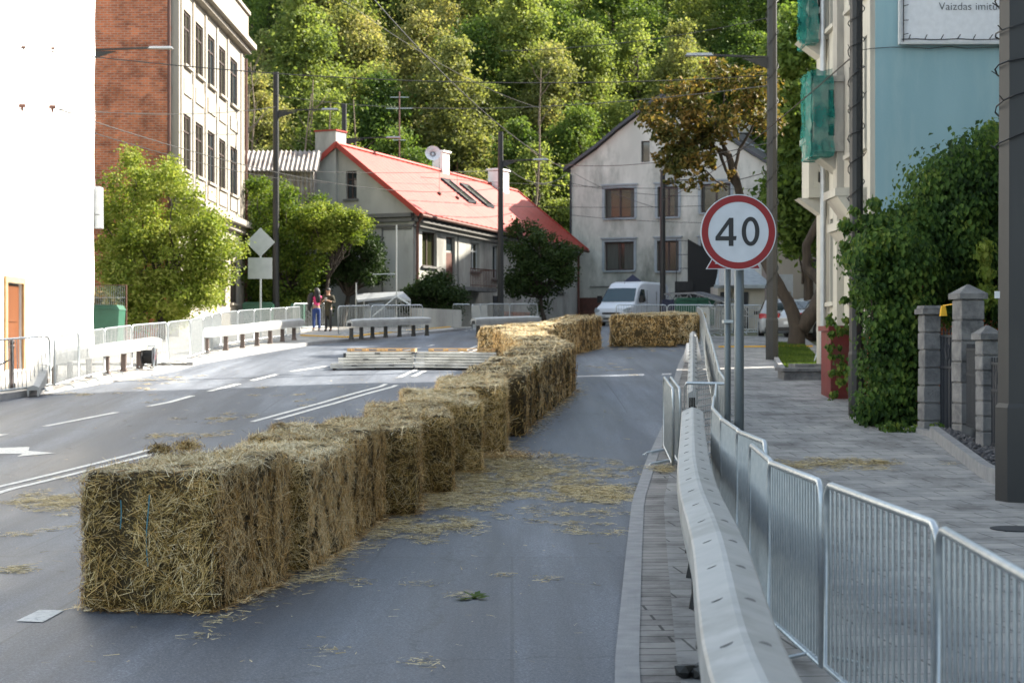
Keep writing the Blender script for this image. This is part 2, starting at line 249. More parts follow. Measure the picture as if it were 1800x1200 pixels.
def build(name, mb, mats, parent=None, local=False, smooth=False):
    """ONE mesh object; world-space vertices are brought into the parent's frame unless local"""
    me = bpy.data.meshes.new(name); mats = mats if isinstance(mats, (list, tuple)) else [mats]
    V = np.array(mb.v, dtype=np.float32).reshape(-1, 3); nb = [q.reshape(-1, 3) for q, k in mb.big]
    base_n = len(V); V = np.concatenate([V] + nb) if nb else V
    r = parent
    while r is not None and r.parent is not None: r = r.parent
    if r is not None and not local:
        mi = np.array(Matrix(ROOT[r.name]).inverted()); V = V @ mi[:3, :3].T + mi[:3, 3]
    nl = sum(len(f) for f in mb.f); nq = sum(len(q) for q, k in mb.big)
    me.vertices.add(len(V)); me.vertices.foreach_set('co', V.astype(np.float32).ravel())
    me.loops.add(nl + nq * 4); me.polygons.add(len(mb.f) + nq)
    li = np.concatenate([np.array([i for f in mb.f for i in f], dtype=np.int32), np.arange(base_n, base_n + nq * 4, dtype=np.int32)])
    ln = [len(f) for f in mb.f]; starts = np.concatenate([np.cumsum([0] + ln)[:len(ln)].astype(np.int32), nl + 4 * np.arange(nq, dtype=np.int32)])
    me.loops.foreach_set('vertex_index', li); me.polygons.foreach_set('loop_start', starts)
    mi_ = np.concatenate([np.array(mb.mi, dtype=np.int32)] + [np.full(len(q), k, dtype=np.int32) for q, k in mb.big])
    for m in mats: me.materials.append(M[m] if isinstance(m, str) else m)
    me.polygons.foreach_set('material_index', mi_)
    me.polygons.foreach_set('use_smooth', np.full(len(mb.f) + nq, smooth))
    me.update(calc_edges=True); me.validate()
    o = bpy.data.objects.new(name, me); C.objects.link(o)
    if parent is not None: o.parent = parent
    else: ROOT[o.name] = Matrix.Identity(4)
    return o
def tag(o, label=None, cat=None, group=None, kind=None):
    for k, v in (('label', label), ('category', cat), ('group', group), ('kind', kind)):
        if v: o[k] = v
    return o
def thing(name, label, cat, loc=(0, 0, 0), rot=0, group=None):
    o = bpy.data.objects.new(name, None); C.objects.link(o); o.location = loc; o.rotation_euler = (0, 0, rot); o.empty_display_size = .2
    ROOT[o.name] = Matrix.Translation(Vector(loc)) @ Matrix.Rotation(rot, 4, 'Z'); return tag(o, label, cat, group)
def dup(root, loc, rot=0, label=None, scale=None, rx=0):
    def cp(o, par):
        c = o.copy(); C.objects.link(c); c.parent = par
        for ch in list(o.children):
            if ch.name not in skip: cp(ch, c)
        return c
    skip = set(); r = cp(root, None); r.location = loc; r.rotation_euler = (rx, 0, rot)
    if scale: r.scale = scale
    if label: r['label'] = label
    ROOT[r.name] = Matrix.Translation(Vector(loc)) @ Matrix.Rotation(rot, 4, 'Z')
    return r
ORD = ['first', 'second', 'third', 'fourth', 'fifth', 'sixth', 'seventh', 'eighth', 'ninth', 'tenth', 'eleventh', 'twelfth', 'thirteenth', 'fourteenth', 'fifteenth', 'sixteenth', 'seventeenth', 'eighteenth', 'nineteenth', 'twentieth', 'twenty-first', 'twenty-second', 'twenty-third', 'twenty-fourth', 'twenty-fifth', 'twenty-sixth', 'twenty-seventh', 'twenty-eighth', 'twenty-ninth', 'thirtieth']
NR = np.random.default_rng(7); random.seed(7)
# ---------------------------------------------------------------- the setting
def rows(y0, y1):
    a = np.arange(math.ceil(y0), math.floor(y1) + .01, 1.0); return sorted(set([y0, y1] + [float(q) for q in a]))
def ribbon(name, fl, fr, y0, y1, dz, mat, nx=1, side=False, zf=None):
    mb = MB(); ys = rows(y0, y1); vs = []; fs = []
    for y in ys:
        a, b = fl(y), fr(y)
        for i in range(nx + 1):
            x = a + (b - a) * i / nx; vs.append((x, y, (zf(x, y) if zf else g(y)) + dz))
    n = nx + 1
    for r in range(len(ys) - 1):
        for i in range(nx): fs.append((r * n + i, r * n + i + 1, (r + 1) * n + i + 1, (r + 1) * n + i))
    mb.add(vs, fs)
    if side:
        for fn in (fl, fr):
            vs = []; 
            for y in ys: vs += [(fn(y), y, g(y) + dz), (fn(y), y, g(y) - .1)]
            mb.add(vs, [(2 * i, 2 * i + 1, 2 * i + 3, 2 * i + 2) for i in range(len(ys) - 1)])
        for y in (y0, y1): mb.add([(fl(y), y, g(y) - .1), (fr(y), y, g(y) - .1), (fr(y), y, g(y) + dz), (fl(y), y, g(y) + dz)], [(0, 1, 2, 3)])
    o = build(name, mb, mat); return tag(o, kind='structure')
ribbon('ground', lambda y: -90, lambda y: 90, -40, 107, -.02, 'earth', 30)
ribbon('hill', lambda y: -120, lambda y: 120, 107, 260, -.02, 'earth', 40, zf=hill)
ribbon('road', XL, XR, -30, 107, .004, 'asphalt', 6)
ribbon('right_kerb', XR, lambda y: XR(y) + .14, -30, 75, .10, 'kerb', 1, True)
ribbon('block_paving', lambda y: XR(y) + .14, lambda y: XR(y) + .36, -30, 62, .092, 'cobble', 1, True)
ribbon('right_pavement', lambda y: XR(y) + .36, lambda y: max(9.5, XR(y) + 4), -30, 62, .096, 'slab', 4, True)
ribbon('left_kerb', lambda y: XL(y) - .16, XL, -30, 34.9, .13, 'kerb', 1, True)
ribbon('left_pavement', lambda y: -13.0, lambda y: XL(y) - .16, -30, 34.9, .11, 'walk', 3, True)
ribbon('dropped_pavement', lambda y: -13.0, XL, 34.9, 44.0, .03, 'walk', 3, True)
ribbon('far_kerb', lambda y: XL(y) - .16, XL, 44.0, 104, .11, 'kerb', 1, True)
ribbon('far_pavement', lambda y: -13.0, lambda y: XL(y) - .16, 44.0, 78, .09, 'walk', 3, True)
ribbon('grass_verge', lambda y: XR(y) + 2.6, lambda y: XR(y) + 3.7, 39.5, 55, .11, 'grass', 2, True)
ribbon('verge_edging', lambda y: XR(y) + 2.48, lambda y: XR(y) + 2.6, 39.5, 55, .17, 'kerb', 1, True)
# painted markings
mk = MB()
def stripe(pts, wd, y0, y1, dash=0, gap=0, off=0):
    P = np.array(pts); y = y0
    while y < y1 - .05:
        e = min(y + (dash or .9), y1); ys = np.linspace(y, e, 4); vs = []
        for q in ys:
            x = float(np.interp(q, P[:, 1], P[:, 0])) + off; vs += [(x - wd / 2, q, g(q) + .010), (x + wd / 2, q, g(q) + .010)]
        mk.add(vs, [(2 * i, 2 * i + 1, 2 * i + 3, 2 * i + 2) for i in range(3)]); y = e + gap
def cen(pl): return [(p.x, p.y) for p in (G(a, b) for a, b in pl)]
D = cen([(-300, 940), (0, 860), (245, 800), (580, 708), (680, 680), (730, 655), (850, 607), (905, 590)])
D = sorted(D, key=lambda q: q[1])
for y0_, y1_ in ((19, 26), (29.3, 37.4), (39.6, 42.4), (50, 57)): stripe(D, .105, y0_, y1_, off=-.14); stripe(D, .105, y0_ + .3, y1_ - .4, off=.14)
E = sorted(cen([(-250, 830), (0, 765), (300, 707), (500, 655), (600, 640), (760, 607)]), key=lambda q: q[1])
stripe(E, .13, 22, 56, 2.2, 1.1)
def flatpoly(pl): mk.add([G(a, b) + Vector((0, 0, .010)) for a, b in pl], [tuple(range(len(pl)))])
flatpoly([(28, 1093), (75, 1095), (113, 1074), (70, 1073)])
flatpoly([(-60, 799), (40, 798), (30, 803), (97, 797), (50, 793), (52, 786), (-60, 790)])
flatpoly([(-380, 1200), (-300, 1200), (-200, 1160), (-270, 1158)])
tag(build('road_markings', mk, 'line'), kind='structure')
# ---------------------------------------------------------------- facades
class Fac:
    def __init__(s, x, y, dx, dy):
        l = math.hypot(dx, dy); s.x, s.y, s.dx, s.dy = x, y, dx / l, dy / l; s.n = (s.dy, -s.dx)
    def p(s, t, z, o=0): return Vector((s.x + s.dx * t + s.n[0] * o, s.y + s.dy * t + s.n[1] * o, z))
    def px(s, px, py):
        k = (px - 900) / F; t = (k * s.y - s.x) / (s.dx - k * s.dy); Y = s.y + s.dy * t; return t, CZ - (py - 600) * Y / F
    def rect(s, x0, y0, x1, y1):
        t0, _ = s.px(x0, 0); t1, _ = s.px(x1, 0); _, z1 = s.px((x0 + x1) / 2, y0); _, z0 = s.px((x0 + x1) / 2, y1); return t0, z0, t1, z1
def wallface(mb, fc, outline, holes=(), depth=.22, o=0):
    """front face with real openings, plus the reveals of the openings"""
    loops = [[Vector((t, z, 0)) for t, z in outline]] + [[Vector(q + (0,)) for q in ((a, b), (c, b), (c, d), (a, d))] for a, b, c, d in holes]
    flatv = [v for l in loops for v in l]
    tris = tessellate_polygon(loops); mb.add([fc.p(v.x, v.y, o) for v in flatv], [tuple(t) for t in tris])
    for a, b, c, d in holes:
        f = [fc.p(*q, o) for q in ((a, b), (c, b), (c, d), (a, d))]; k = [fc.p(*q, o - depth) for q in ((a, b), (c, b), (c, d), (a, d))]
        mb.add(f + k, [(i, (i + 1) % 4, 4 + (i + 1) % 4, 4 + i) for i in range(4)])
def fbox(mb, fc, t0, z0, t1, z1, o0, o1):
    vs = [fc.p(t, z, o) for o in (o0, o1) for t, z in ((t0, z0), (t1, z0), (t1, z1), (t0, z1))]
    mb.add(vs, [(3, 2, 1, 0), (4, 5, 6, 7), (0, 1, 5, 4), (1, 2, 6, 5), (2, 3, 7, 6), (3, 0, 4, 7)])
def window(fc, h, parent, frame='frame', glass='glass', rec=.14, bars=1, hb=0, fw=.07, sill=None, surround=None, sw=.14, label=None, bt=None, cur=0):
    a, b, c, d = h; m = MB()
    for q in ((a, b, a + fw, d), (c - fw, b, c, d), (a + fw, b, c - fw, b + fw), (a + fw, d - fw, c - fw, d)): fbox(m, fc, *q, -rec - .05, -rec)
    for i in range(bars):
        t = (bt if bt is not None else a + (c - a) * (i + 1) / (bars + 1)); fbox(m, fc, t - fw * .6, b + fw, t + fw * .6, d - fw, -rec - .045, -rec + .01)
    for i in range(hb): z = b + (d - b) * .70; fbox(m, fc, a + fw, z - .03, c - fw, z + .03, -rec - .043, -rec + .004)
    w_ = build('window', m, frame, parent)
    if label: w_['label'] = label
    g_ = MB(); fbox(g_, fc, a + fw * .5, b + fw * .5, c - fw * .5, d - fw * .5, -rec - .04, -rec - .03); build('pane', g_, glass, w_)
    if cur:
        for i, q in enumerate(((a + fw, a + fw + (c - a - 2 * fw) * cur * .5), (c - fw - (c - a - 2 * fw) * cur * .4, c - fw))): cm = MB(); fbox(cm, fc, q[0], b + fw, q[1], d - fw, -rec - .028, -rec - .024); build('curtain', cm, 'curtain', w_)
    if sill:
        s_ = MB(); fbox(s_, fc, a - .1, b - .10, c + .1, b - .004, -.03, .12); build('sill', s_, sill, w_)
    if surround:
        s_ = MB()
        for q in ((a - sw, b, a - .004, d), (c + .004, b, c + sw, d), (a - sw, d + .004, c + sw, d + sw)): fbox(s_, fc, *q, -.02, .035)
        fbox(s_, fc, a - sw - .06, d + sw + .003, c + sw + .06, d + sw + .09, -.02, .12)
        build('surround', s_, surround, w_)
    return w_
def solid(fc, t0, t1, z0, z1, dep, name, mat, parent, front=False):
    """the box of a building behind its facade, without the front face"""
    m = MB(); v = [fc.p(t, z, o) for o in (0, -dep) for t, z in ((t0, z0), (t1, z0), (t1, z1), (t0, z1))]
    m.add(v, [(4, 7, 6, 5), (1, 2, 6, 5), (0, 4, 7, 3), (3, 7, 6, 2)]); return build(name, m, mat, parent)
# ---------------------------------------------------------------- white building on the left (Y to 49)
wb = thing('rendered_building', 'tall sunlit building with rough blank white render and an orange doorway, far left', 'building', (-12, 49, g(49)))
f1 = Fac(-12, 20, 0, 1); gz = .2
dh = (20.45, g(41) + .1, 21.75, 3.35)
edge = [(29.0, -1), (29.02, 1.9), (28.9, 2.6), (29.05, 3.8), (28.93, 5.2), (29.1, 6.4), (29.0, 7.3), (29.12, 8.4), (29.0, 9.3), (29.14, 10.2), (29.05, 11.1), (29.16, 11.9), (28.9, 12.5), (28.2, 12.9), (27.6, 13.6), (27.0, 14.6), (26.6, 16)]
m = MB(); wallface(m, f1, [(0, -1)] + edge + [(0, 16)], [dh], .09)
ee = [f1.p(t, z) for t, z in edge]; back = [p + Vector((-1.2, 0, 0)) for p in ee]
m.add(ee + back, [(i, i + 1, len(ee) + i + 1, len(ee) + i) for i in range(len(ee) - 1)])
m.bb((-24, 20, -1), (-13.2, 47.5, 15.9)); m.bb((-24, 20, -1), (-12.02, 20.3, 15.9))
build('rendered_wall', m, 'whitewall', wb)
m = MB(); fbox(m, f1, 20.5, dh[1], 21.7, 3.3, -.085, -.05); d_ = build('door', m, 'wood', wb)
m = MB()
for z in (.3, 1.15): fbox(m, f1, 20.65, dh[1] + z, 21.5, dh[1] + z + .65, -.049, -.03)
build('door_panel', m, 'wood', d_)
m = MB(); fbox(m, f1, 20.30, dh[1], 20.44, 3.5, -.02, .06); fbox(m, f1, 21.76, dh[1], 21.90, 3.5, -.02, .06); fbox(m, f1, 20.44, 3.36, 21.76, 3.5, -.02, .06); build('door_frame', m, 'pallet', wb)
m = MB(); m.bb((-12.3, 49.02, 5.6), (-11.85, 49.5, 6.4)); m.bb((-12.0, 49.02, 5.2), (-11.8, 49.3, 5.58)); build('wall_box', m, 'signback', wb)
# ---------------------------------------------------------------- brick building
bb = thing('brick_apartment_building', 'four storey building with a bare red brick end wall and a sunlit pale street front', 'building', (-12, 61.5, g(61)))
f2 = Fac(-12, 61.5, 0, 1); gb = Fac(-24, 61.45, 1, 0)
m = MB(); jag = [(12, 0)]; rg = random.Random(3)
zz = 0
while zz < 17: zz += rg.uniform(.25, .5); jag.append((11.75 - rg.uniform(0, .13), min(zz, 17)))
wallface(m, gb, [(0, 0)] + [(12 - .28, 0)] + jag[1:] + [(0, 17)], [], o=.0); build('brick_wall', m, 'brickwall', bb)
m = MB(); m.add([gb.p(11.3, 0, -.03), gb.p(12, 0, -.03), gb.p(12, 17, -.03), gb.p(11.3, 17, -.03)], [(0, 1, 2, 3)]); build('render_edge', m, 'stonefac', bb)
m = MB(); m.tube([(-12.33, 61.36, 0), (-12.33, 61.36, 17)], .06, 8); build('drain_pipe', m, 'brown', bb)
m = MB(); m.bb((-15.6, 61.25, 14.2), (-15.4, 61.44, 17.2)); build('wall_pipe', m, 'signback', bb)
cols = [(.85, 2.25), (3.2, 4.8), (5.8, 7.4), (8.4, 10.0), (11.2, 13.1)]; holes = []
for zr in ((12.1, 14.1), (8.25, 10.3)):
    for a, b in cols: holes.append((a, zr[0], b, zr[1]))
for a, b in cols: holes.append((a, 3.6, b, 5.4))
m = MB(); wallface(m, f2, [(0, 0), (15.1, 0), (15.1, 17), (0, 17)], holes, .14); build('street_wall', m, 'stonefac', bb)
solid(f2, 0, 15.1, 0, 17, 11.9, 'rear_wall', 'stonefac', bb)
m = MB()
for t in (.25, 2.55, 5.1, 7.7, 10.3, 13.9): 
    fbox(m, f2, t, 7.4, t + .36, 14.7, -.02, .05)
for a, b in cols:
    for z in (7.55, 11.0): fbox(m, f2, a - .1, z, b + .1, z + .55, -.02, .05)
build('pilaster', m, 'stonefac', bb)
m = MB(); fbox(m, f2, -.3, 6.95, 15.3, 7.2, -.05, .45); fbox(m, f2, -.2, 6.7, 15.2, 6.947, -.05, .22); build('ledge', m, 'stonefac', bb)
m = MB(); fbox(m, f2, -.35, 15.05, 15.4, 15.28, -.05, .50); fbox(m, f2, -.2, 14.85, 15.25, 15.046, -.05, .28); fbox(m, f2, -.35, 15.283, 15.3, 16.6, -.3, .14); fbox(m, f2, -.4, 16.603, 15.35, 16.75, -.3, .24); build('cornice', m, 'stonefac', bb)
for h in holes: window(f2, h, bb, 'frame', 'glassw' if random.random() < .4 else 'glass', .06, 1, 1, .08, sill='stonefac')
m = MB(); m.tube([f2.p(14.95, 0, .1), f2.p(14.95, 14.6, .1)], .06, 6); build('downpipe', m, 'brown', bb)
# ---------------------------------------------------------------- corrugated shed
sh = thing('corrugated_shed', 'old shed clad in streaky corrugated sheets above the trees beside the brick building', 'shed', (-11.0, 80, 2.5))
def corr(mb, p0, du, dv, n, amp):        # corrugated sheet spanned by du (across the waves) and dv
    p0, du, dv = Vector(p0), Vector(du), Vector(dv); nn = du.cross(dv).normalized(); vs = []
    for i in range(n * 4 + 1): 
        o = p0 + du * (i / (n * 4)) + nn * amp * math.sin(i * math.pi / 2); vs += [o, o + dv]
    mb.add(vs, [(2 * i, 2 * i + 2, 2 * i + 3, 2 * i + 1) for i in range(n * 4)])
m = MB(); corr(m, W(418, 300, 79.6), (3.75, 0, 0), (0, 1.6, 1.1), 17, .05); build('roof', m, 'asbestos', sh)
m = MB(); corr(m, (-12.7, 80.0, 5.5), (3.4, 0, 0), (0, 0, 4.5), 17, .05); m.bb((-12.7, 80.1, 2.2), (-9.32, 81.4, 9.95)); build('wall', m, 'asbestos', sh)
# ---------------------------------------------------------------- red-roofed house
A = Vector((-4.6, 80)); f3 = Fac(A.x, A.y, 8.35, 18); L3 = math.hypot(8.35, 18)
g3 = Fac(A.x - .91 * 8, A.y + .42 * 8, .91, -.42)                    # gable, left to right, ends at the corner
zA, zB, zr0, zr1 = 8.0, 7.3, 11.35, 10.75
rh = thing('red_roofed_house', 'low grey rendered house with a bright red tiled roof, skylights and a satellite dish', 'house', (A.x, A.y, g(80)))
def R3(px0, py0, px1, py1): return f3.rect(px0, py0, px1, py1)
wins = [R3(742, 408, 768, 468), R3(828, 427, 843, 476), R3(866, 432, 876, 490), R3(980, 498, 990, 513)]
door = R3(784, 417, 800, 500)
hs = [(a, b, c, d) for a, b, c, d in wins + [door]]
m = MB(); wallface(m, f3, [(0, 2.2), (L3, 2.2), (L3, zB), (0, zA)], hs, .24); build('street_wall', m, 'grey', rh)
gh = (g3.px(608, 300)[0], g3.px(608, 350)[1], g3.px(627, 300)[0], g3.px(627, 300)[1])
m = MB(); wallface(m, g3, [(0, 2.2), (8, 2.2), (8, zA), (4, zr0 - .1), (0, zA)], [gh], .2); 
bk = [f3.p(L3, 2.2), f3.p(L3, zB), f3.p(L3, zr1, -4) - Vector((0, 0, .1)), f3.p(L3, zB, -8), f3.p(L3, 2.2, -8)]; m.add(bk, [(0, 1, 2, 3, 4)])
m.add([f3.p(0, 2.2, -8), f3.p(L3, 2.2, -8), f3.p(L3, zB, -8), f3.p(0, zA, -8)], [(0, 1, 2, 3)]); build('gable_wall', m, 'grey', rh)
m = MB(); N3 = Vector((*f3.n, 0)); U = Vector((f3.dx, f3.dy, 0))
def roofpt(t, v, lift=0):            # v: 0 at the street eave, 1 at the ridge
    s_ = t / L3; e = f3.p(t, zA + (zB - zA) * s_ - .05, .45); r_ = f3.p(t, zr0 + (zr1 - zr0) * s_, -4); return e.lerp(r_, v) + Vector((0, 0, lift))
# tiles: rows of small steps, each course overlapping the next, with the rolls of the pantiles
nr, nc = 24, 150; vs = []; fs = []
for i in range(nr + 1):
    for st in (0, 1):
        for j in range(nc + 1):
            t = -.35 + (L3 + .7) * j / nc; lift = .035 * (1 - st) if i < nr else 0
            vs.append(roofpt(t, i / nr, lift + .018 * math.sin(j * math.pi / 2)))
w1 = nc + 1
for k in range(2 * (nr + 1) - 1):
    for j in range(nc): fs.append((k * w1 + j, k * w1 + j + 1, (k + 1) * w1 + j + 1, (k + 1) * w1 + j))
m.add(vs, fs)
def roofb(t, v): s_ = t / L3; e = f3.p(t, zA + (zB - zA) * s_, -8.45); r_ = f3.p(t, zr0 + (zr1 - zr0) * s_, -4); return e.lerp(r_, v)
m.add([roofb(-.35, 0), roofb(L3 + .35, 0), roofb(L3 + .35, 1), roofb(-.35, 1)], [(0, 1, 2, 3)])
m.tube([roofpt(-.35, 1, .03), roofpt(L3 + .35, 1, .03)], .1, 8)
rf = build('roof', m, 'roofred', rh)
for p_, q_ in ((roofpt(-.38, -.01, -.05), roofpt(-.38, 1, -.02)), (roofb(-.38, 0), roofb(-.38, 1)), (roofpt(L3 + .38, -.01, -.05), roofpt(L3 + .38, 1, -.02))): build('verge_board', MB().beam(p_, q_, .06, .24), 'roofred', rf)
m = MB(); m.tube([roofpt(-.3, -.03, -.03), roofpt(L3 + .3, -.03, -.03)], .08, 8); build('gutter', m, 'brown', rf)
m = MB(); fbox(m, f3, -.1, 0, 0, .1, 0, .1); m = MB()
v0 = [(-.12, .42, .20), (-.12, .66, .12), (-.12, .86, .06)]
for dz, o, h in ((.12, .30, .18), (.34, .20, .16), (.62, .10, .10)):
    p, q = f3.p(0, zA - dz, o / 2), f3.p(L3, zB - dz, o / 2); m.beam(p, q, o, h)
    p, q = g3.p(0, zA - dz, o / 2), g3.p(8, zA - dz, o / 2); m.beam(p, q, o, h)
build('cornice', m, 'trim', rh)
def drape(t0, z, h): return
for i, h in enumerate(wins): window(f3, h, rh, 'framew' if i else 'frame', 'glassg' if i < 2 else 'glass', .16, 1 if i < 2 else 0, 1 if i == 1 else 0, .06, sill='trim')
window(g3, gh, rh, 'frame', 'glass', .14, 1, 1, .06, sill='trim')
m = MB(); fbox(m, f3, door[0] + .05, door[1], door[2] - .05, door[3] - .75, -.2, -.12); d_ = build('door', m, 'brown', rh)
m = MB(); fbox(m, f3, door[0] + .05, door[3] - .65, door[2] - .05, door[3] - .05, -.2, -.15); build('fanlight', m, 'glass', d_)
m = MB(); t0, zb_, t1, zt_ = R3(797, 474, 842, 506); fbox(m, f3, door[0] - .3, zb_ - .18, t1, zb_ - .004, .01, 1.0); build('landing', m, 'stone', rh)
m = MB(); m.beam(f3.p(t0, zt_, .95), f3.p(t1, zt_, .95), .05, .04); m.beam(f3.p(t0, zb_ + .1, .95), f3.p(t1, zb_ + .1, .95), .04, .03); m.beam(f3.p(t1, zt_, .05), f3.p(t1, zt_, .95), .05, .04)
n_ = 16
for i in range(n_ + 1): t = t0 + (t1 - t0) * i / n_; m.beam(f3.p(t, zb_, .95), f3.p(t, zt_, .95), .03, .03)
build('balcony_railing', m, 'brown', rh)
for a_, b_, c_ in ((9.3, 13.5, 3.5), (17.2, L3, 3.3)): m = MB(); fbox(m, f3, a_, 2.3, b_, c_, .003, .06); build('brick_plinth', m, 'brickwall', rh)
m = MB(); fbox(m, f3, 8.6, 2.4, 9.2, 4.3, .003, .05); build('basement_door', m, 'iron', rh)
m = MB(); m.tube([f3.p(.15, zA - .1, .45), f3.p(.15, zA - .5, .12), f3.p(.15, 2.4, .12)], .07, 7); m.tube([f3.p(L3 - .1, zB - .1, .45), f3.p(L3 - .1, zB - .5, .12), f3.p(L3 - .1, 2.4, .12)], .07, 7); build('downpipe', m, 'brown', rh)
m = MB(); fbox(m, g3, 6.3, 4.0, 6.38, 7.3, .003, .03); fbox(m, g3, 6.3, 7.2, 7.9, 7.28, .003, .03); fbox(m, f3, 4.55, 4.0, 4.6, 7.2, .003, .04); build('wall_cable', m, 'trim', rh)
def chimney(px0, px1, top, bot, t, nm='chimney', d=.7, cap='roofred'):
    ...
def chim(c, wx, wy, z0, z1, mat='stonefac', cap=None):
    m = MB(); a = math.atan2(f3.dy, f3.dx); m.box((c.x, c.y, (z0 + z1) / 2), (wx, wy, z1 - z0), a); m.box((c.x, c.y, z1 + .05), (wx + .16, wy + .16, .094), a); return build('chimney', m, mat, rf)
m = MB(); a_ = math.atan2(f3.dy, f3.dx); cc = g3.p(3.35, 0, -.25); m.box((cc.x, cc.y, 8.9), (.95, 1.15, 6.2), a_); build('chimney', m, 'grey', rf)
m = MB(); m.box((cc.x, cc.y, 12.04), (1.05, 1.25, .07), a_); build('chimney_cap', m, 'roofred', rf)
q = f3.p(10.8, 0, -4.1); chim(q, .75, .55, 10.6, 12.05, 'whitewall')
q = f3.p(17.3, 0, -3.8); chim(q, 1.3, .7, 10.2, 11.65, 'whitewall')
for t in (8.7, 10.9):                                   # skylights
    m = MB(); a0, b0, c0, d0 = roofpt(t, .44, .09), roofpt(t + .95, .44, .09), roofpt(t + .95, .78, .09), roofpt(t, .78, .09)
    for p, q in ((a0, b0), (b0, c0), (c0, d0), (d0, a0)): m.beam(p, q, .12, .16)
    s_ = build('skylight', m, 'iron', rf); m = MB(); m.add([p + Vector((0, 0, .03)) for p in (a0, b0, c0, d0)], [(0, 1, 2, 3)]); build('pane', m, 'glassw', s_)
m = MB(); dc = f3.p(9.6, 11.9, -4); nrm = Vector((.1, -.95, .28)).normalized(); uu = nrm.orthogonal().normalized(); vv = nrm.cross(uu); vs = [dc - nrm * .12]; fs = []
for r_, k in ((.15, .09), (.30, .03), (.42, -.05)):
    for j in range(16): a = j * math.pi / 8; vs.append(dc + (uu * math.cos(a) + vv * math.sin(a)) * r_ - nrm * k)
for j in range(16): fs.append((0, 1 + j, 1 + (j + 1) % 16))
for k in range(2):
    for j in range(16): fs.append((1 + k * 16 + j, 1 + k * 16 + (j + 1) % 16, 17 + k * 16 + (j + 1) % 16, 17 + k * 16 + j))
m.add(vs, fs); ds = build('satellite_dish', m, 'white', rf, smooth=True); m = MB(); m.tube([dc - nrm * .1, dc - Vector((0, 0, .9))], .03, 6); m.tube([dc - vv * .4, dc + nrm * .5], .015, 5); build('dish_mast', m, 'steel', ds)
for t in (5.6, 7.6):
    m = MB(); b0 = roofpt(t, .45, 0); m.tube([b0, b0 + Vector((0, 0, 1.9))], .012, 4); m.ico(b0 + Vector((0, 0, .08)), .13)
    build('roof_rod', m, 'brown', rf)
# antenna mast behind the red roof
m = MB(); b0 = Vector((W(702, 300, 92).x, 92, 2.5)); m.tube([b0, b0 + Vector((0, 0, 12.9))], .045, 6)
am = thing('antenna_mast', 'thin rusty antenna mast rising behind the red roof', 'antenna', tuple(b0)); build('mast', m, 'brown', am)
m = MB(); zt = b0.z + 12.9
for k, wd in ((.3, .5), (.9, .7), (2.6, .35)): m.beam((b0.x - wd, 92, zt - k), (b0.x + wd, 92, zt - k), .03, .03)
build('aerial', m, 'steel', am)
# ---------------------------------------------------------------- cream gabled house
f4 = Fac(3.43, 100, .933, -.36)
out = [(0, 2.4)] + [(11.76, 2.4)] + [f4.px(*q) for q in ((1350, 290), (1320, 272), (1290, 252), (1262, 227), (1235, 205), (1200, 186), (1166, 174), (1150, 182), (1120, 205), (1085, 232), (1050, 262), (1003, 296))]
ch = thing('gabled_house', 'tall stained cream rendered house with a dark gabled roof closing the street', 'house', (3.43, 100, g(100)))
wn = [f4.rect(*q) for q in ((1063, 331, 1115, 383), (1156, 328, 1192, 381), (1232, 323, 1284, 373), (1063, 425, 1114, 475), (1155, 423, 1193, 476), (1232, 421, 1284, 472))]
at = [f4.rect(1127, 248, 1142, 285), f4.rect(1202, 262, 1215, 285)]
m = MB(); wallface(m, f4, out, wn + at, .26); m.add([f4.p(0, 2.4), f4.p(0, out[-1][1]), f4.p(0, out[-1][1], -9), f4.p(0, 2.4, -9)], [(0, 1, 2, 3)])
m.add([f4.p(11.76, 2.4), f4.p(11.76, out[2][1]), f4.p(11.76, out[2][1], -9), f4.p(11.76, 2.4, -9)], [(0, 1, 2, 3)]); build('house_wall', m, 'cream2', ch)
for i, h in enumerate(wn): window(f4, h, ch, 'frame', ('glassg', 'glassw', 'glassg', 'glassw', 'glassw', 'glass')[i], .2, 1, 0, .09, 'surround', 'surround', .16, cur=(.30, .42, .12, .85, .2, .5)[i])
for h in at: window(f4, h, ch, 'frame', 'glass', .2, 0, 0, .05)
m = MB(); op = out[2:]; vs = []
for t, z in op:
    t2 = t + (-.35 if t == op[-1][0] else .35 if t == op[0][0] else 0); z2 = z - (.25 if t2 != t else 0) + .06
    vs += [f4.p(t2, z2, .35), f4.p(t2, z2, -9), f4.p(t2, z2 + .2, .35), f4.p(t2, z2 + .2, -9)]
k = len(op)
m.add(vs, [q for i in range(k - 1) for q in ((4 * i, 4 * i + 1, 4 * i + 5, 4 * i + 4), (4 * i + 2, 4 * i + 6, 4 * i + 7, 4 * i + 3), (4 * i, 4 * i + 4, 4 * i + 6, 4 * i + 2))]); r4 = build('roof', m, 'slate', ch)
m = MB(); q = f4.p(9.6, 14.6, -3); m.box((q.x, q.y, 14.9), (.9, .7, 1.7), math.atan2(f4.dy, f4.dx)); build('chimney', m, 'cream', r4)
m = MB()
for t in (8.9, 10.6): m.beam(f4.p(t, 14.55, -1.0), f4.p(t, 14.5, -8), .05, .05)
m.beam(f4.p(8.9, 14.0, -3.5), f4.p(11.6, 12.55, -3.5), .05, .05); build('snow_rail', m, 'greymetal', r4)
m = MB(); m.tube([f4.p(11.65, 11.5, .12), f4.p(11.65, 2.5, .12)], .07, 6); m.tube([f4.p(.05, 11.7, .12), f4.p(.05, 2.5, .12)], .06, 6); build('downpipe', m, 'iron', ch)
m = MB(); fbox(m, f4, 1.2, 5.1, 4.4, 5.16, .003, .05); build('wall_pipe', m, 'trim', ch)
m = MB(); fbox(m, f4, .25, 2.6, 2.0, 4.5, .004, .05); build('low_brick_opening', m, 'brown', ch)
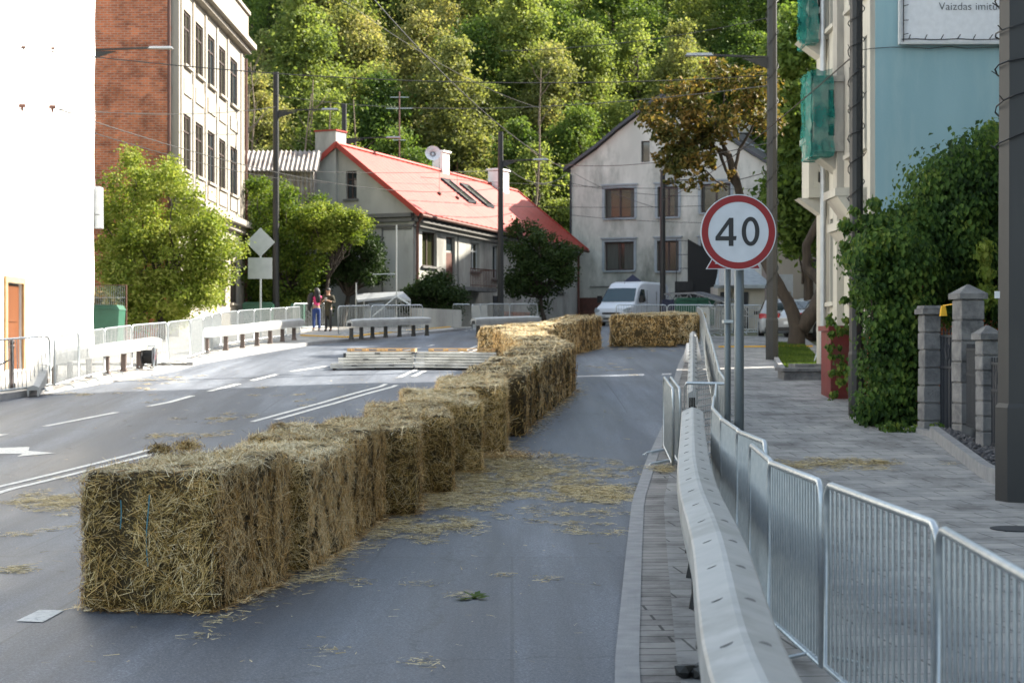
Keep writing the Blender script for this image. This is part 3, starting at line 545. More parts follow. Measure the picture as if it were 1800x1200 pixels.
# black hoarding and steel grid beside it
hp = thing('black_hoarding', 'tall flat black hoarding panel standing against the cream house', 'hoarding', (*W(1234, 560, 93).xy, g(93)))
x0, x1 = W(1209, 0, 93).x, W(1262, 0, 93).x; z0, z1 = W(0, 540, 93).z, W(0, 420, 93).z
m = MB(); m.poly([(x0, 93, 2.5), (x1, 93.2, 2.5), (x1, 93.2, z1 - .9), (x0, 93, z1)], (0, .12, 0)); build('panel', m, 'black', hp)
m = MB()
for i in range(5): z = z1 - .1 - i * .75; m.beam((x0 - .62, 93, z), (x0, 93, z), .03, .03)
m.beam((x0 - .62, 93, 2.5), (x0 - .62, 93, z1), .04, .04); m.beam((x0 - .7, 93, 4.4), (x0 - 1.4, 93, 3.2), .04, .04); build('brace_frame', m, 'iron', hp)
m = MB(); x = W(1193, 0, 92.5).x
for dx in (0, .52): m.bb((x + dx - .07, 92.4, 4.45), (x + dx + .07, 92.5, 5.1))
m.bb((x + .07, 92.41, 4.7), (x + .45, 92.5, 4.84)); m.bb((x - .2, 92.52, 4.35), (x + .75, 92.6, 5.2)); 
tr = tag(build('stage_lamp_bracket', m, 'black'), 'black bracket with an H shape clamped in front of the cream house wall', 'bracket')
# ---------------------------------------------------------------- blue building on the right
bl = thing('blue_building', 'tall building with a plain blue rendered end wall and a cream street front', 'building', (7.7, 36.2, g(36)))
f5 = Fac(7.7, 42.5, 0, -1); e5 = Fac(7.7, 36.2, 1, 0)
m = MB(); wallface(m, e5, [(0, 0), (26, 0), (26, 24), (0, 24)]); build('end_wall', m, 'bluewall', bl)
hh = [(a, z, a + .8, z + 2.0) for a in (1.2, 3.5) for z in (2.9, 6.2, 9.5)] + [(5.2, 2.9, 5.7, 5.3), (5.2, 6.2, 5.7, 8.6), (5.2, 9.5, 5.7, 11.9)]
m = MB(); wallface(m, f5, [(0, 0), (6.3, 0), (6.3, 24), (0, 24)], hh, .25); build('street_wall', m, 'cream', bl)
m = MB(); v = [(7.7, 42.5), (33.7, 42.5), (33.7, 36.2)]; m.add([(7.7, 42.5, 0), (33.7, 42.5, 0), (33.7, 42.5, 24), (7.7, 42.5, 24), (33.7, 36.2, 0), (33.7, 36.2, 24), (7.7, 36.2, 24)], [(0, 1, 2, 3), (1, 4, 5, 2), (3, 2, 5, 6)]); build('rear_wall', m, 'cream', bl)
for h in hh: window(f5, h, bl, 'frame', 'glass', .18, 0, 1, .06, sill='cream')
m = MB(); fbox(m, f5, .25, .8, .75, 15.4, -.02, .16); fbox(m, f5, 2.4, .8, 2.9, 15.4, -.02, .16); fbox(m, f5, 5.95, .8, 6.28, 15.4, -.02, .10); build('pilaster', m, 'cream', bl)
m = MB(); m.tube([f5.p(1.0, .8, .14), f5.p(1.0, 15.3, .14)], .07, 8); build('downpipe', m, 'greymetal', bl)
def balcony(y0, y1, xa, z0, z1, lab, net):
    b = MB(); b.bb((xa, y0, z0), (7.69, y1, z0 + .22)); 
    b.bb((xa, y0, z0 + .223), (xa + .12, y1, z1 - .14)); 
    # near end panel pierced with a column of round-ended openings
    xm = (xa + 7.81) / 2; b.bb((xa + .123, y0, z0 + .223), (xm - .07, y0 + .1, z1 - .143)); b.bb((xm + .07, y0, z0 + .223), (7.69, y0 + .1, z1 - .143))
    for q0, q1 in ((z0 + .223, z0 + .36), (z0 + .62, z0 + .78), (z1 - .32, z1 - .143)): b.bb((xm - .069, y0 + .004, q0), (xm + .069, y0 + .096, q1))
    b.bb((xa + .123, y1 - .1, z0 + .223), (7.69, y1, z1 - .143)); b.bb((xa - .05, y0 - .05, z1 - .14), (7.69, y1 + .05, z1))
    b.add([(7.68, y0 + .2, z0), (7.0, y0 + .2, z0), (7.68, y0 + .2, z0 - .5), (7.68, y1 - .2, z0), (7.0, y1 - .2, z0), (7.68, y1 - .2, z0 - .5)], [(0, 1, 2), (3, 5, 4), (1, 4, 5, 2)])
    o = build('balcony', b, 'cream', bl); o['label'] = lab
    if net:
        n = MB(); rg = random.Random(int(y0 * 7)); ys = [y0 - .09, y0 - .09, y1 + .1]; zs = np.linspace(z0 - .12, z1 + .12, 12)
        pts = []                                         # a wrinkled sheet round the front and the near end
        path = [(7.45 - .62 * 0, y0 - .08), (7.2, y0 - .10), (6.95, y0 - .09), (xa - .07, y0 - .09), (xa - .10, (y0 + y1) / 2), (xa - .08, y1 + .08)]
        pp = []
        for a, c in zip(path[:-1], path[1:]):
            for k in range(4): pp.append((a[0] + (c[0] - a[0]) * k / 4, a[1] + (c[1] - a[1]) * k / 4))
        pp.append(path[-1]); vs = [(x + rg.uniform(-.05, .03), y + rg.uniform(-.06, .03), z + rg.uniform(-.03, .03)) for z in zs for x, y in pp]; L_ = len(pp)
        n.add(vs, [(r_ * L_ + i, r_ * L_ + i + 1, (r_ + 1) * L_ + i + 1, (r_ + 1) * L_ + i) for r_ in range(len(zs) - 1) for i in range(L_ - 1)])
        n.bb((xa - .07, y0 - .08, z0 - .13), (7.4, y1 + .08, z0 - .12))
        build('safety_net', n, 'net', o, smooth=True)
balcony(39.55, 40.7, 7.0, 6.35, 8.1, 'cream balcony wrapped in green netting', True)
balcony(41.5, 42.5, 7.22, 5.45, 6.95, 'bare weathered cream balcony pierced with rounded holes', False)
balcony(41.5, 42.5, 7.22, 9.3, 10.9, 'uppermost balcony with a torn green net', True)
m = MB()
for y, z in ((37.0, 5.1), (36.6, 4.35)):
    m.add([(7.69, y, z), (7.05, y, z), (7.69, y, z - .9), (7.69, y + 1.3, z), (7.05, y + 1.3, z), (7.69, y + 1.3, z - .9)], [(0, 1, 2), (3, 5, 4), (1, 4, 5, 2), (0, 3, 4, 1)]); m.bb((7.0, y - .02, z + .003), (7.69, y + 1.35, z + .18))
build('bay_bracket', m, 'cream', bl)
# billboard with lettering
x0, y0, zb = W(1583, 75, 36.1).x, 36.08, W(1583, 75, 36.1).z
bd = thing('billboard', 'pale grey billboard with thin lettering fixed high on the blue wall', 'billboard', (x0, 36.15, zb))
m = MB(); m.bb((x0, 36.04, zb), (x0 + 4.2, 36.10, zb + 3.2)); build('panel', m, 'boardpale', bd)
m = MB()
for a, b in (((x0 - .05, zb - .05), (x0 + 4.25, zb)), ((x0 - .05, zb), (x0, zb + 3.2))): m.bb((a[0], 36.0, a[1]), (b[0], 36.12, b[1]))
build('frame', m, 'framew', bd)
m = MB()
m.tube([(x0 + i * .3, 36.0 + .01 * (i % 2), zb + .05 + .012 * math.sin(i * 2)) for i in range(14)], .012, 4); m.tube([(x0 + .04, 36.0, zb + i * .3) for i in range(10)], .012, 4)
rg = random.Random(5)
for i in range(12): x = x0 + .15 + i * .34; m.tube([(x, 36.0, zb + .05), (x + rg.uniform(-.05, .05), 35.9, zb + .13)], .010, 4)
for i in range(9): z = zb + .15 + i * .3; m.tube([(x0 + .04, 36.0, z), (x0 + .12, 35.9, z + rg.uniform(-.03, .04))], .010, 4)
m.tube([(x0 - 1.0 + i * .4, 36.12, zb - .08 - .05 * math.sin(i * 1.9) ** 2 - (.1 if i == 0 else 0)) for i in range(12)], .010, 4); build('fairy_lights', m, 'cable', bd)
def text(s, size, loc, rot, mat, parent, name='lettering', off=0, ex=.002):
    cu = bpy.data.curves.new(name, 'FONT'); cu.body = s; cu.size = size; cu.extrude = ex; cu.offset = off
    tmp = bpy.data.objects.new('tmp_text', cu); C.objects.link(tmp); bpy.context.view_layer.update()
    me = bpy.data.meshes.new_from_object(tmp); bpy.data.objects.remove(tmp)
    me.transform(Matrix.Translation(Vector(loc)) @ Matrix.Rotation(rot[2], 4, 'Z') @ Matrix.Rotation(rot[0], 4, 'X'))
    me.transform(Matrix(ROOT[parent.name]).inverted()); me.materials.clear(); me.materials.append(M[mat]); o = bpy.data.objects.new(name, me); C.objects.link(o); o.parent = parent; return o
tp = W(1650, 18, 36.03); text('Vaizdas imituojamas', .235, (tp.x, 36.03, tp.z), (R(90), 0, 0), 'iron', bd, off=-.003)
# unseen buildings outside the frame; the rear ones are added for the shade they cast
def block(name, lab, x0, y0, x1, y1, h, mat, n=5, skew=0):
    t = thing(name, lab, 'building', (x0, y0, g(y0))); fc = Fac(x0, y1, 0, -1); ln = y1 - y0; st = ln / n
    hs = [(st * (i + .3), z, st * (i + .7), z + 1.8) for i in range(n) for z in np.arange(2.2, h - 2.5, 3.2)]
    m = MB(); wallface(m, fc, [(0, 0), (ln, 0), (ln, h), (0, h)], hs, .2)
    k_ = (x1 - x0) * skew; m.add([(x0, y0, 0), (x1, y0 + k_, 0), (x1, y1 + k_, 0), (x0, y1, 0), (x0, y0, h), (x1, y0 + k_, h), (x1, y1 + k_, h), (x0, y1, h)], [(0, 1, 5, 4), (1, 2, 6, 5), (2, 3, 7, 6), (4, 5, 6, 7)]); build('wall', m, mat, t)
    for q in hs: window(fc, q, t, 'framew', 'glass', .14, 1, 0, .07)
block('street_building', 'cream building set back behind the garden fence', 11.6, -22, 26, 33, 19, 'cream', 10)
block('unseen_shade_building', 'unseen low grey building added for shade behind the blue building', 13.2, 45.62, 21, 61.8, 12, 'grey', 4, math.tan(R(SUN_AZ)))  # added block, slanted along the sun azimuth to leave a sunlit sliver
block('unseen_shade_building', 'unseen taller grey building added for shade farther behind the blue building', 15.2, 66.2, 27, 81.5, 21, 'grey', 5)  # added to shade the left barriers and guardrails
block('unseen_shade_building', 'unseen tallest cream building added for shade at the far right beyond the others', 21, 82, 34, 115, 25, 'cream', 8)  # added to shade the red house front and the van
# shabby house glimpsed behind the maple
sb = thing('shabby_house', 'shabby pale rendered house half hidden behind the roadside tree', 'house', (*W(1405, 560, 80).xy, g(80)))
f6 = Fac(W(1366, 0, 80).x, 80, 1, 0); hs = [f6.rect(1418, 455, 1442, 480)] + [f6.rect(1380, 430, 1392, 455)]
m = MB(); wallface(m, f6, [(0, 2), (6.5, 2), (6.5, 7.2), (0, 7.2)], hs, .2); build('wall', m, 'stonefac', sb); solid(f6, 0, 6.5, 2, 7.2, 5, 'rear_wall', 'stonefac', sb)
for h in hs: window(f6, h, sb, 'frame', 'glass', .14, 1)
m = MB(); m.poly([f6.p(-.3, 7.2, .4), f6.p(6.8, 7.2, .4), f6.p(6.8, 8.6, -2.5), f6.p(-.3, 8.6, -2.5)], (0, 0, .12)); build('roof', m, 'slate', sb)
m = MB(); a = W(1371, 482, 77); b = W(1394, 512, 77); m.bb((a.x, 77, b.z), (b.x, 77.5, a.z)); m.bb((a.x, 77, 2.3), (a.x + .08, 77.1, b.z - .003)); m.bb((b.x - .08, 77, 2.3), (b.x, 77.1, b.z - .003)); tag(build('notice_board', m, 'signback'), 'pale notice board on two legs in front of the shabby house', 'board')
# kiosk behind the signposts
kk = thing('kiosk', 'low kiosk with a pale blue sloping roof behind the two signposts', 'kiosk', (*W(1302, 560, 80).xy, g(80)))
a, b = W(1262, 502, 80), W(1344, 560, 80)
m = MB(); m.bb((a.x, 80, 2.2), (b.x, 83, a.z)); build('wall', m, 'cream', kk)
m = MB(); m.add([(a.x - .2, 79.5, a.z + .02), (b.x + .3, 79.5, a.z + .02), (b.x - .3, 82.8, a.z + 1.05), (a.x + .4, 82.8, a.z + 1.05)], [(0, 1, 2, 3)]); m.bb((a.x - .25, 79.42, a.z - .14), (b.x + .3, 79.5, a.z + .02)); build('roof', m, 'surround', kk)
m = MB(); m.bb((a.x + .9, 79.9, 2.3), (a.x + 1.4, 79.97, a.z - .3)); m.bb((a.x + .1, 79.9, 3.2), (a.x + .6, 79.97, a.z - .3)); build('shutter', m, 'iron', kk)
m = MB(); q = W(1282, 490, 79); m.bb((q.x - .45, 79, q.z - .3), (q.x + .35, 79.3, q.z + .45)); m.beam((q.x, 79.15, 2.3), (q.x, 79.15, q.z - .303), .1, .1); tag(build('roadside_box', m, 'signwhite'), 'small pale box on a stalk beside the kiosk roof', 'box')
# ---------------------------------------------------------------- straw
def blades(P, Nn, ln, wd, lift=.25, tang=None):
    """N thin blades lying on a surface: P points, Nn surface normals"""
    n = len(P); d = NR.normal(size=(n, 3)); d -= (d * Nn).sum(1)[:, None] * Nn
    if tang is not None: d = d * .6 + tang
    d /= np.linalg.norm(d, axis=1)[:, None]; d = d + Nn * (NR.random((n, 1)) * lift); d /= np.linalg.norm(d, axis=1)[:, None]
    s = np.cross(d, Nn + NR.normal(size=(n, 3)) * .35); s /= np.linalg.norm(s, axis=1)[:, None]
    L = (ln[0] + (ln[1] - ln[0]) * NR.random((n, 1)) ** 1.7); Wd = wd[0] + (wd[1] - wd[0]) * NR.random((n, 1))
    q0 = P - d * L / 2; q1 = P + d * L / 2; s = s * Wd / 2
    return np.stack([q0 - s, q0 + s, q1 + s * .4, q1 - s * .4], 1)
def bale_mesh(n, seed, wmul=1.0, Lx=1.05, Ly=2.1, Lz=1.0):
    global NR; NR = np.random.default_rng(seed); m = MB(); m.k = 0; rg = random.Random(seed)
    nx, ny, nz = 22, 20, 10; hx, hy = Lx / 2 - .02, Ly / 2 - .02
    def lump(x, y, z):
        k = 1 - .10 * (abs(x / hx) ** 6 * abs(y / hy) ** 6); ns = .016 * math.sin(7 * y + seed) + .010 * math.sin(23 * y + 2 * seed) + .016 * math.sin(9 * z + 3 * x + seed * 2) + .012 * math.sin(13 * x + 11 * y) - .035 * (math.exp(-((x - .22) / .035) ** 2) + math.exp(-((x + .22) / .035) ** 2)) * (abs(y) > .9 or z > .9)
        r = ((x / hx) ** 22 + (y / hy) ** 22 + ((z - .5) / .5) ** 22) ** (1 / 22); f = 1 / max(r, .001) if r > .5 else 1
        sag = .02 * math.sin(y * 3.0 + seed) ; return ((x * f) * (1 + ns), (y * f) * (1 + ns * .6), max(0, (.5 + (z - .5) * f * .98) * Lz + (sag if z > .8 else 0) + ns * (z > .3)))
    vid = {}; vs = []; fs = []
    def V(i, j, k):
        if (i, j, k) not in vid: vid[(i, j, k)] = len(vs); vs.append(lump(-hx + 2 * hx * i / nx, -hy + 2 * hy * j / ny, k / nz))
        return vid[(i, j, k)]
    for j in range(ny):
        for k in range(nz):
            for i in (0, nx): fs.append((V(i, j, k), V(i, j + 1, k), V(i, j + 1, k + 1), V(i, j, k + 1)))
    for i in range(nx):
        for k in range(nz):
            for j in (0, ny): fs.append((V(i, j, k), V(i + 1, j, k), V(i + 1, j, k + 1), V(i, j, k + 1)))
        for j in range(ny): fs.append((V(i, j, nz), V(i + 1, j, nz), V(i + 1, j + 1, nz), V(i, j + 1, nz)))
    m.add(vs, fs); A = np.array(vs); Fq = np.array(fs); m.k = 1
    a, b, c, d = (A[Fq[:, i]] for i in range(4)); nn = np.cross(b - a, c - a); ar = np.linalg.norm(nn, axis=1); nn /= ar[:, None]
    cen_ = (a + b + c + d) / 4; out_ = cen_ - np.array([0, 0, .5]); nn *= np.sign((nn * out_).sum(1))[:, None]
    idx = NR.choice(len(Fq), n, p=ar / ar.sum()); u, v = NR.random((2, n, 1))
    P = (a[idx] * (1 - u) + b[idx] * u) * (1 - v) + (d[idx] * (1 - u) + c[idx] * u) * v; N_ = nn[idx]; P = P + N_ * .008
    kc = 260; cc_ = P[NR.choice(n, kc)]; near_ = np.concatenate([np.argmin(((P[i:i + 4000, None, :] - cc_[None]) ** 2).sum(2), axis=1) for i in range(0, n, 4000)]); offc = NR.random(kc) ** 1.5 * .045 - .012; P = P + N_ * offc[near_][:, None]; dirc = NR.normal(size=(kc, 3))[near_] * .55
    P[:, 2] = np.maximum(P[:, 2], .01)
    side = np.abs(N_[:, 0]) > .7; tang = np.zeros((n, 3)); tang[side] = [0, 0, 1.1]; tang[np.abs(N_[:, 1]) > .7] = [.3, 0, .2]
    tang *= NR.choice([-1, 1], (n, 1)); tang += dirc - (dirc * N_).sum(1)[:, None] * N_
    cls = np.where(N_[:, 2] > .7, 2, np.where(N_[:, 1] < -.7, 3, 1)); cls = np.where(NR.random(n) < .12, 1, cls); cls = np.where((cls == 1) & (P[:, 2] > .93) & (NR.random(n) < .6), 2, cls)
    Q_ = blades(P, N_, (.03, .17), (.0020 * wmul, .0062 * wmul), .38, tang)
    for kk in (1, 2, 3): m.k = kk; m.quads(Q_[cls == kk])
    m.k = 1
    k = n // 6; ed = NR.choice(n, k); edp = P[ed]; nearedge = (np.abs(np.abs(edp[:, 0]) - hx) < .07).astype(int) + (np.abs(np.abs(edp[:, 1]) - hy) < .07) + (edp[:, 2] > .9) >= 2
    m.quads(blades(edp[nearedge], N_[ed][nearedge], (.06, .18), (.002 * wmul, .0045 * wmul), 1.0))
    lo = NR.choice(n, n // 3); lp_ = P[lo]; ok_ = (lp_[:, 2] < .10) & (np.abs(N_[lo][:, 2]) < .5); ql = lp_[ok_] + N_[lo][ok_] * .05; ql[:, 2] = NR.random(len(ql)) * .03 + .012; m.quads(blades(ql, np.tile([0, 0, 1.], (len(ql), 1)), (.06, .2), (.003 * wmul, .007 * wmul), .25))
    tf = NR.choice(n, n // 30); m.quads(blades(P[tf] + N_[tf] * .015, N_[tf], (.12, .30), (.003 * wmul, .006 * wmul), .9))
    # loose tufts lying on the top
    for _ in range(5):
        c0 = np.array([rg.uniform(-.4, .4), rg.uniform(-.9, .9), 1.0 * Lz]); q = NR.normal(size=(n // 120, 3)) * [.10, .12, .02] + c0; q[:, 2] = np.maximum(q[:, 2], Lz - .01); m.k = 2; m.quads(blades(q, np.tile([0, 0, 1.], (len(q), 1)), (.04, .15), (.003 * wmul, .006 * wmul), .8))
    return m
near = [bale_mesh(46000, 11 + i, .95) for i in range(3)]; mid = [bale_mesh(9000, 31 + i, 2.0) for i in range(3)]
protos = {}
def mk_bale(kind, i, x, y, yaw, lab, grp, sc_=(1, 1, 1), dz=0):
    key = (kind, i)
    if key not in protos:
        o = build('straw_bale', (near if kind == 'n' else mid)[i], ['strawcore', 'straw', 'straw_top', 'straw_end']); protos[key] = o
    else: o = protos[key].copy(); C.objects.link(o); ROOT[o.name] = 1
    o.location = (x, y, g(y) + dz); o.rotation_euler = (math.atan((g(y + 1) - g(y - 1)) / 2) * math.cos(yaw), 0, yaw); o.scale = sc_; tag(o, lab, 'straw bale', grp); return o
main = [(-2.47, 13.25, -8, (1, 1, 1.02)), (-2.13, 15.42, -6, (1, .98, .95)), (-1.98, 17.6, -5, (1, .98, 1.01)), (-1.62, 19.7, 3, (1.06, .92, .97)),
        (-1.33, 21.8, 6, (1, .86, .96)), (-1.0, 23.8, 6, (1.0, .86, .98)), (-.62, 26.0, 2, (1, .96, 1.0)), (-.20, 28.2, -6, (1, .98, .99)), (.10, 30.4, -9, (1, 1, 1)),
        (.42, 32.5, -8, (1, 1, 1.0)), (.72, 34.6, -6, (1, 1, .98)), (.70, 36.9, 4, (1, 1, .93)), (.55, 39.0, 5, (1, 1, .95)), (.35, 41.2, 6, (1, 1, .95)), (.18, 43.4, 9, (1, 1, .95)),
        (.16, 46.2, 60, (1, .95, .92)), (.85, 48.6, -38, (1, 1, .95)), (1.6, 50.6, -16, (1, 1, .98)), (2.12, 52.8, -12, (1, .95, 1))]
labs = []
for i, (x, y, a, s_) in enumerate(main):
    lab = 'large straw bale, %s from the near end of the long row down the road' % ORD[i]
    if i == 0: lab = 'nearest large straw bale, dark olive end face with blue twine'
    if i == 15: lab = 'straw bale turned across the row beside the white ramp'
    if i == 18: lab = 'farthest straw bale of the long row, just left of the gap'
    mk_bale('n' if i < 7 else 'm', i % 3, x, y, R(a), lab, 'straw bales in a long row down the road', s_)
fb = bpy.data.objects['straw_bale']; ROOT['straw_bale'] = Matrix.Identity(4)
m = MB()
for dx in (.02,): m.tube([(dx + .012 * math.sin(z * 9), -1.072, z) for z in np.linspace(.34, .84, 9)], .0045, 5)
tw = build('twine', m, 'twine', fb, local=True)
for k_, nm_ in enumerate(['straw_bale'] + ['straw_bale.%03d' % q for q in range(1, 9)]):
    for dx in (-.22, .22):
        m_ = MB(); m_.tube([(dx + .006 * math.sin(y * 7 + k_), y, 1.0 - .012 + .008 * math.sin(y * 5 + k_)) for y in np.linspace(-1.02, 1.02, 15)], .006, 5); o_ = build('twine', m_, 'pallet', bpy.data.objects[nm_], local=True)
m = MB(); m.tube([(-.19 + .01 * math.sin(z * 11), -1.068, z) for z in np.linspace(.6, .80, 7)], .004, 5); build('twine', m, 'twine', fb, local=True)
for i, (x, y, a, lab) in enumerate(((4.2, 54.8, 89, 'straw bale at the left end of the short row in front of the van'), (5.15, 56.6, 80, 'straw bale in the middle of the short row near the van'), (5.5, 58.6, 62, 'straw bale at the right end of the short row, beside the crowd barriers'))):
    mk_bale('m', i, x, y, R(a), lab, 'straw bales in a short row across the road')
mk_bale('m', 1, -.02, 46.9, R(52), 'low sunlit straw bale left of the long row, behind the ramp', 'straw bales beside the long row', (1, .8, .8)); 
mk_bale('m', 2, .95, 52.4, R(80), 'pale sunlit straw bale lying flat behind the row beyond the ramp', 'straw bales beside the long row', (1, 1.05, .8))
# litter on road and pavement: one mass of loose blades
P = []; rg = np.random.default_rng(5)
def lit(px, py, sx, sy, n, zo=.012):
    c0 = G(px, py)
    n = int(n * 2.6); e = G(px + sx, py) - c0; h = abs(G(px, py - sy).y - c0.y); nc_ = max(3, n // 45); qc = rg.normal(size=(nc_, 2)) * .6; ci = rg.integers(0, nc_, n); X = c0.x + qc[ci, 0] * abs(e.x) + rg.normal(size=n) * .07; Y = c0.y + qc[ci, 1] * h + rg.normal(size=n) * .10
    P.append(np.stack([X, Y, np.interp(Y, _Y, _Z) + zo + rg.random(n) * .01], 1))
for a in ((860, 850, 130, 30, 5200), (960, 830, 120, 22, 3000), (1050, 868, 60, 14, 2600), (800, 880, 60, 14, 1500), (760, 925, 90, 14, 900), (890, 812, 60, 12, 1500, .03), (700, 935, 80, 16, 700), (560, 1015, 60, 10, 240),
          (90, 880, 70, 10, 900), (110, 890, 60, 8, 400), (60, 930, 60, 14, 120), (330, 765, 90, 7, 350), (400, 735, 60, 5, 200), (20, 1005, 14, 4, 120), (1000, 900, 120, 40, 500), (1165, 838, 20, 8, 300, .11), (1440, 830, 110, 8, 1100, .11), (1500, 826, 60, 6, 500, .11),
          (900, 600, 40, 4, 300), (1130, 612, 60, 4, 400), (230, 668, 120, 6, 500), (1060, 640, 60, 12, 200), (130, 690, 120, 6, 300), (480, 700, 160, 30, 300), (250, 840, 160, 40, 250), (800, 1050, 250, 60, 90), (420, 1100, 300, 40, 40)): lit(*a)
for (x, y, *_r) in main[:12]:
    q = rg.normal(size=(260, 2)) * [.07, .9]; X = x + .56 + np.abs(q[:, 0]) * 1.6 + (q[:, 1]) * .12; Y = y + q[:, 1]; P.append(np.stack([X, Y, np.interp(Y, _Y, _Z) + .012], 1))
X = rg.uniform(-9, 2, 1500); Y = rg.uniform(10, 45, 1500); ok = (X > -9.5 + 0 * Y) & (X < np.interp(Y, XRp[:, 0], XRp[:, 1]) - .1) ; P.append(np.stack([X[ok], Y[ok], np.interp(Y[ok], _Y, _Z) + .012], 1))
P = np.concatenate(P); NR = rg; m = MB(); m.quads(blades(P, np.tile([0, 0, 1.], (len(P), 1)), (.025, .13), (.003, .008), .12))
M['straw_loose'] = strawmat('loose_straw', [(0, (.16, .11, .04)), (.35, (.34, .25, .10)), (.7, (.52, .41, .19)), (1, (.66, .55, .33))])
tag(build('loose_straw', m, 'straw_loose'), 'scattered loose straw littering the road and pavement', 'straw', kind='stuff')
# small heap of hay fallen beside the row
P = rg.normal(size=(1600, 3)) * [.30, .17, .055]; c0 = G(893, 806); P[:, 2] = np.abs(P[:, 2]) ; P += np.array(c0); m = MB(); m.quads(blades(P, np.tile([0, 0, 1.], (1600, 1)), (.05, .2), (.003, .007), .7)); tag(build('hay_heap', m, 'straw'), 'small heap of fallen hay at the foot of the straw bales', 'hay')
for px, py, lab in ((283, 775, 'dark green tuft of hay on top of the nearest bales'), (330, 790, 'lighter tuft of hay on top of the nearest bales')):
    q = W(px, py, 14.1 if px < 300 else 14.6); P = rg.normal(size=(900, 3)) * [.055, .055, .022]; P += np.array([q.x, q.y, 1.06]); m = MB(); m.quads(blades(P, np.tile([0, 0, 1.], (900, 1)), (.03, .11), (.003, .006), 1.0)); tag(build('hay_tuft', m, 'straw_end'), lab, 'hay')
# green leaf twig on the road
c0 = G(833, 1053); m = MB(); q = []
for i in range(16):
    a = rg.uniform(0, 6.28); r = rg.uniform(0, .12); p = np.array([c0.x + r * math.cos(a), c0.y + r * math.sin(a) * .8, c0.z + .012 + rg.uniform(0, .03)]); d = np.array([math.cos(a), math.sin(a), rg.uniform(-.1, .3)]) * .05; s_ = np.array([-math.sin(a), math.cos(a), .2]) * .024; q.append([p - d, p + s_, p + d, p - s_])
m.quads(np.array(q)); tag(build('fallen_leaf_sprig', m, 'leaf_mid'), 'small fresh green leaf sprig lying on the road in front of the bales', 'leaf')
# ---------------------------------------------------------------- crowd barriers
BL = 2.15
def barrier_bm():
    fr, br, ft = MB(), MB(), []
    h, r = 1.08, .0215; c = .12; x0, x1 = 0, BL
    pts = [(x0, 0, .09), (x0, 0, h - c)] + [(x0 + c - c * math.cos(a), 0, h - c + c * math.sin(a)) for a in (R(25), R(50), R(75))] + [(x0 + c, 0, h), (x1 - c, 0, h)] + [(x1 - c + c * math.sin(a), 0, h - c + c * math.cos(a)) for a in (R(15), R(40), R(65))] + [(x1, 0, h - c), (x1, 0, .09), (x0, 0, .09)]
    fr.tube(pts, r, 8); n = 20
    for i in range(1, n): x = BL * i / n; br.tube([(x, 0, .09), (x, 0, h - .01)], .0095, 6, False)
    for x in (.45, BL - .45):
        f = MB(); f.tube([(x, -.30, .012), (x, -.27, .04), (x, -.03, .09), (x, .03, .09), (x, .27, .04), (x, .30, .012)], .013, 6); f.bb((x - .03, -.33, .001), (x + .03, -.27, .016)); f.bb((x - .03, .27, .001), (x + .03, .33, .016)); ft.append(f)
    hk = MB()
    for z in (.42, .86): hk.tube([(BL, 0, z), (BL + .035, 0, z), (BL + .035, 0, z - .06)], .007, 5)
    return fr, br, ft, hk
bar0 = None
def barrier(p, q, lab, grp, base_z=.1):
    """a panel from p to q, standing on the surface"""
    global bar0
    a = math.atan2(q[1] - p[1], q[0] - p[0]); L_ = math.hypot(q[0] - p[0], q[1] - p[1])
    if bar0 is None:
        t = thing('crowd_barrier', lab, 'crowd barrier', (0, 0, 0), 0, grp); fr, br, ft, hk = barrier_bm()
        build('frame', fr, 'steel', t, smooth=True); build('bars', br, 'steel', t, smooth=True)
        for f in ft: build('foot', f, 'steel', t)
        build('hook', hk, 'steel', t); bar0 = t
    else: t = dup(bar0, (0, 0, 0), 0, lab)
    z0, z1 = g(p[1]) + base_z, g(q[1]) + base_z
    t.location = (p[0], p[1], z0); t.rotation_euler = (0, -math.atan2(z1 - z0, L_), a); t.scale = (L_ / BL, 1, 1); t['group'] = grp; return t
def chain(pl, grp, fmt, n0=0, z=.1, step=2.2, world=False, gap=.04):
    P_ = [Vector(q) for q in pl] if world else [G(a, b, z).xy for a, b in pl]
    P_ = [Vector((q[0], q[1])) for q in P_]; d = [0]
    for a, b in zip(P_[:-1], P_[1:]): d.append(d[-1] + (b - a).length)
    n = max(1, round(d[-1] / step)); st = d[-1] / n
    def at_(s_):
        i = max(0, min(len(P_) - 2, int(np.searchsorted(d, s_, side='right') - 1))); u = (s_ - d[i]) / (d[i + 1] - d[i]); return P_[i].lerp(P_[i + 1], u)
    for i in range(n):
        a, b = at_(i * st + .0), at_((i + 1) * st - gap); barrier(a, b, fmt % ORD[i + n0], grp, z)
RB = 'crowd barriers along the right pavement'
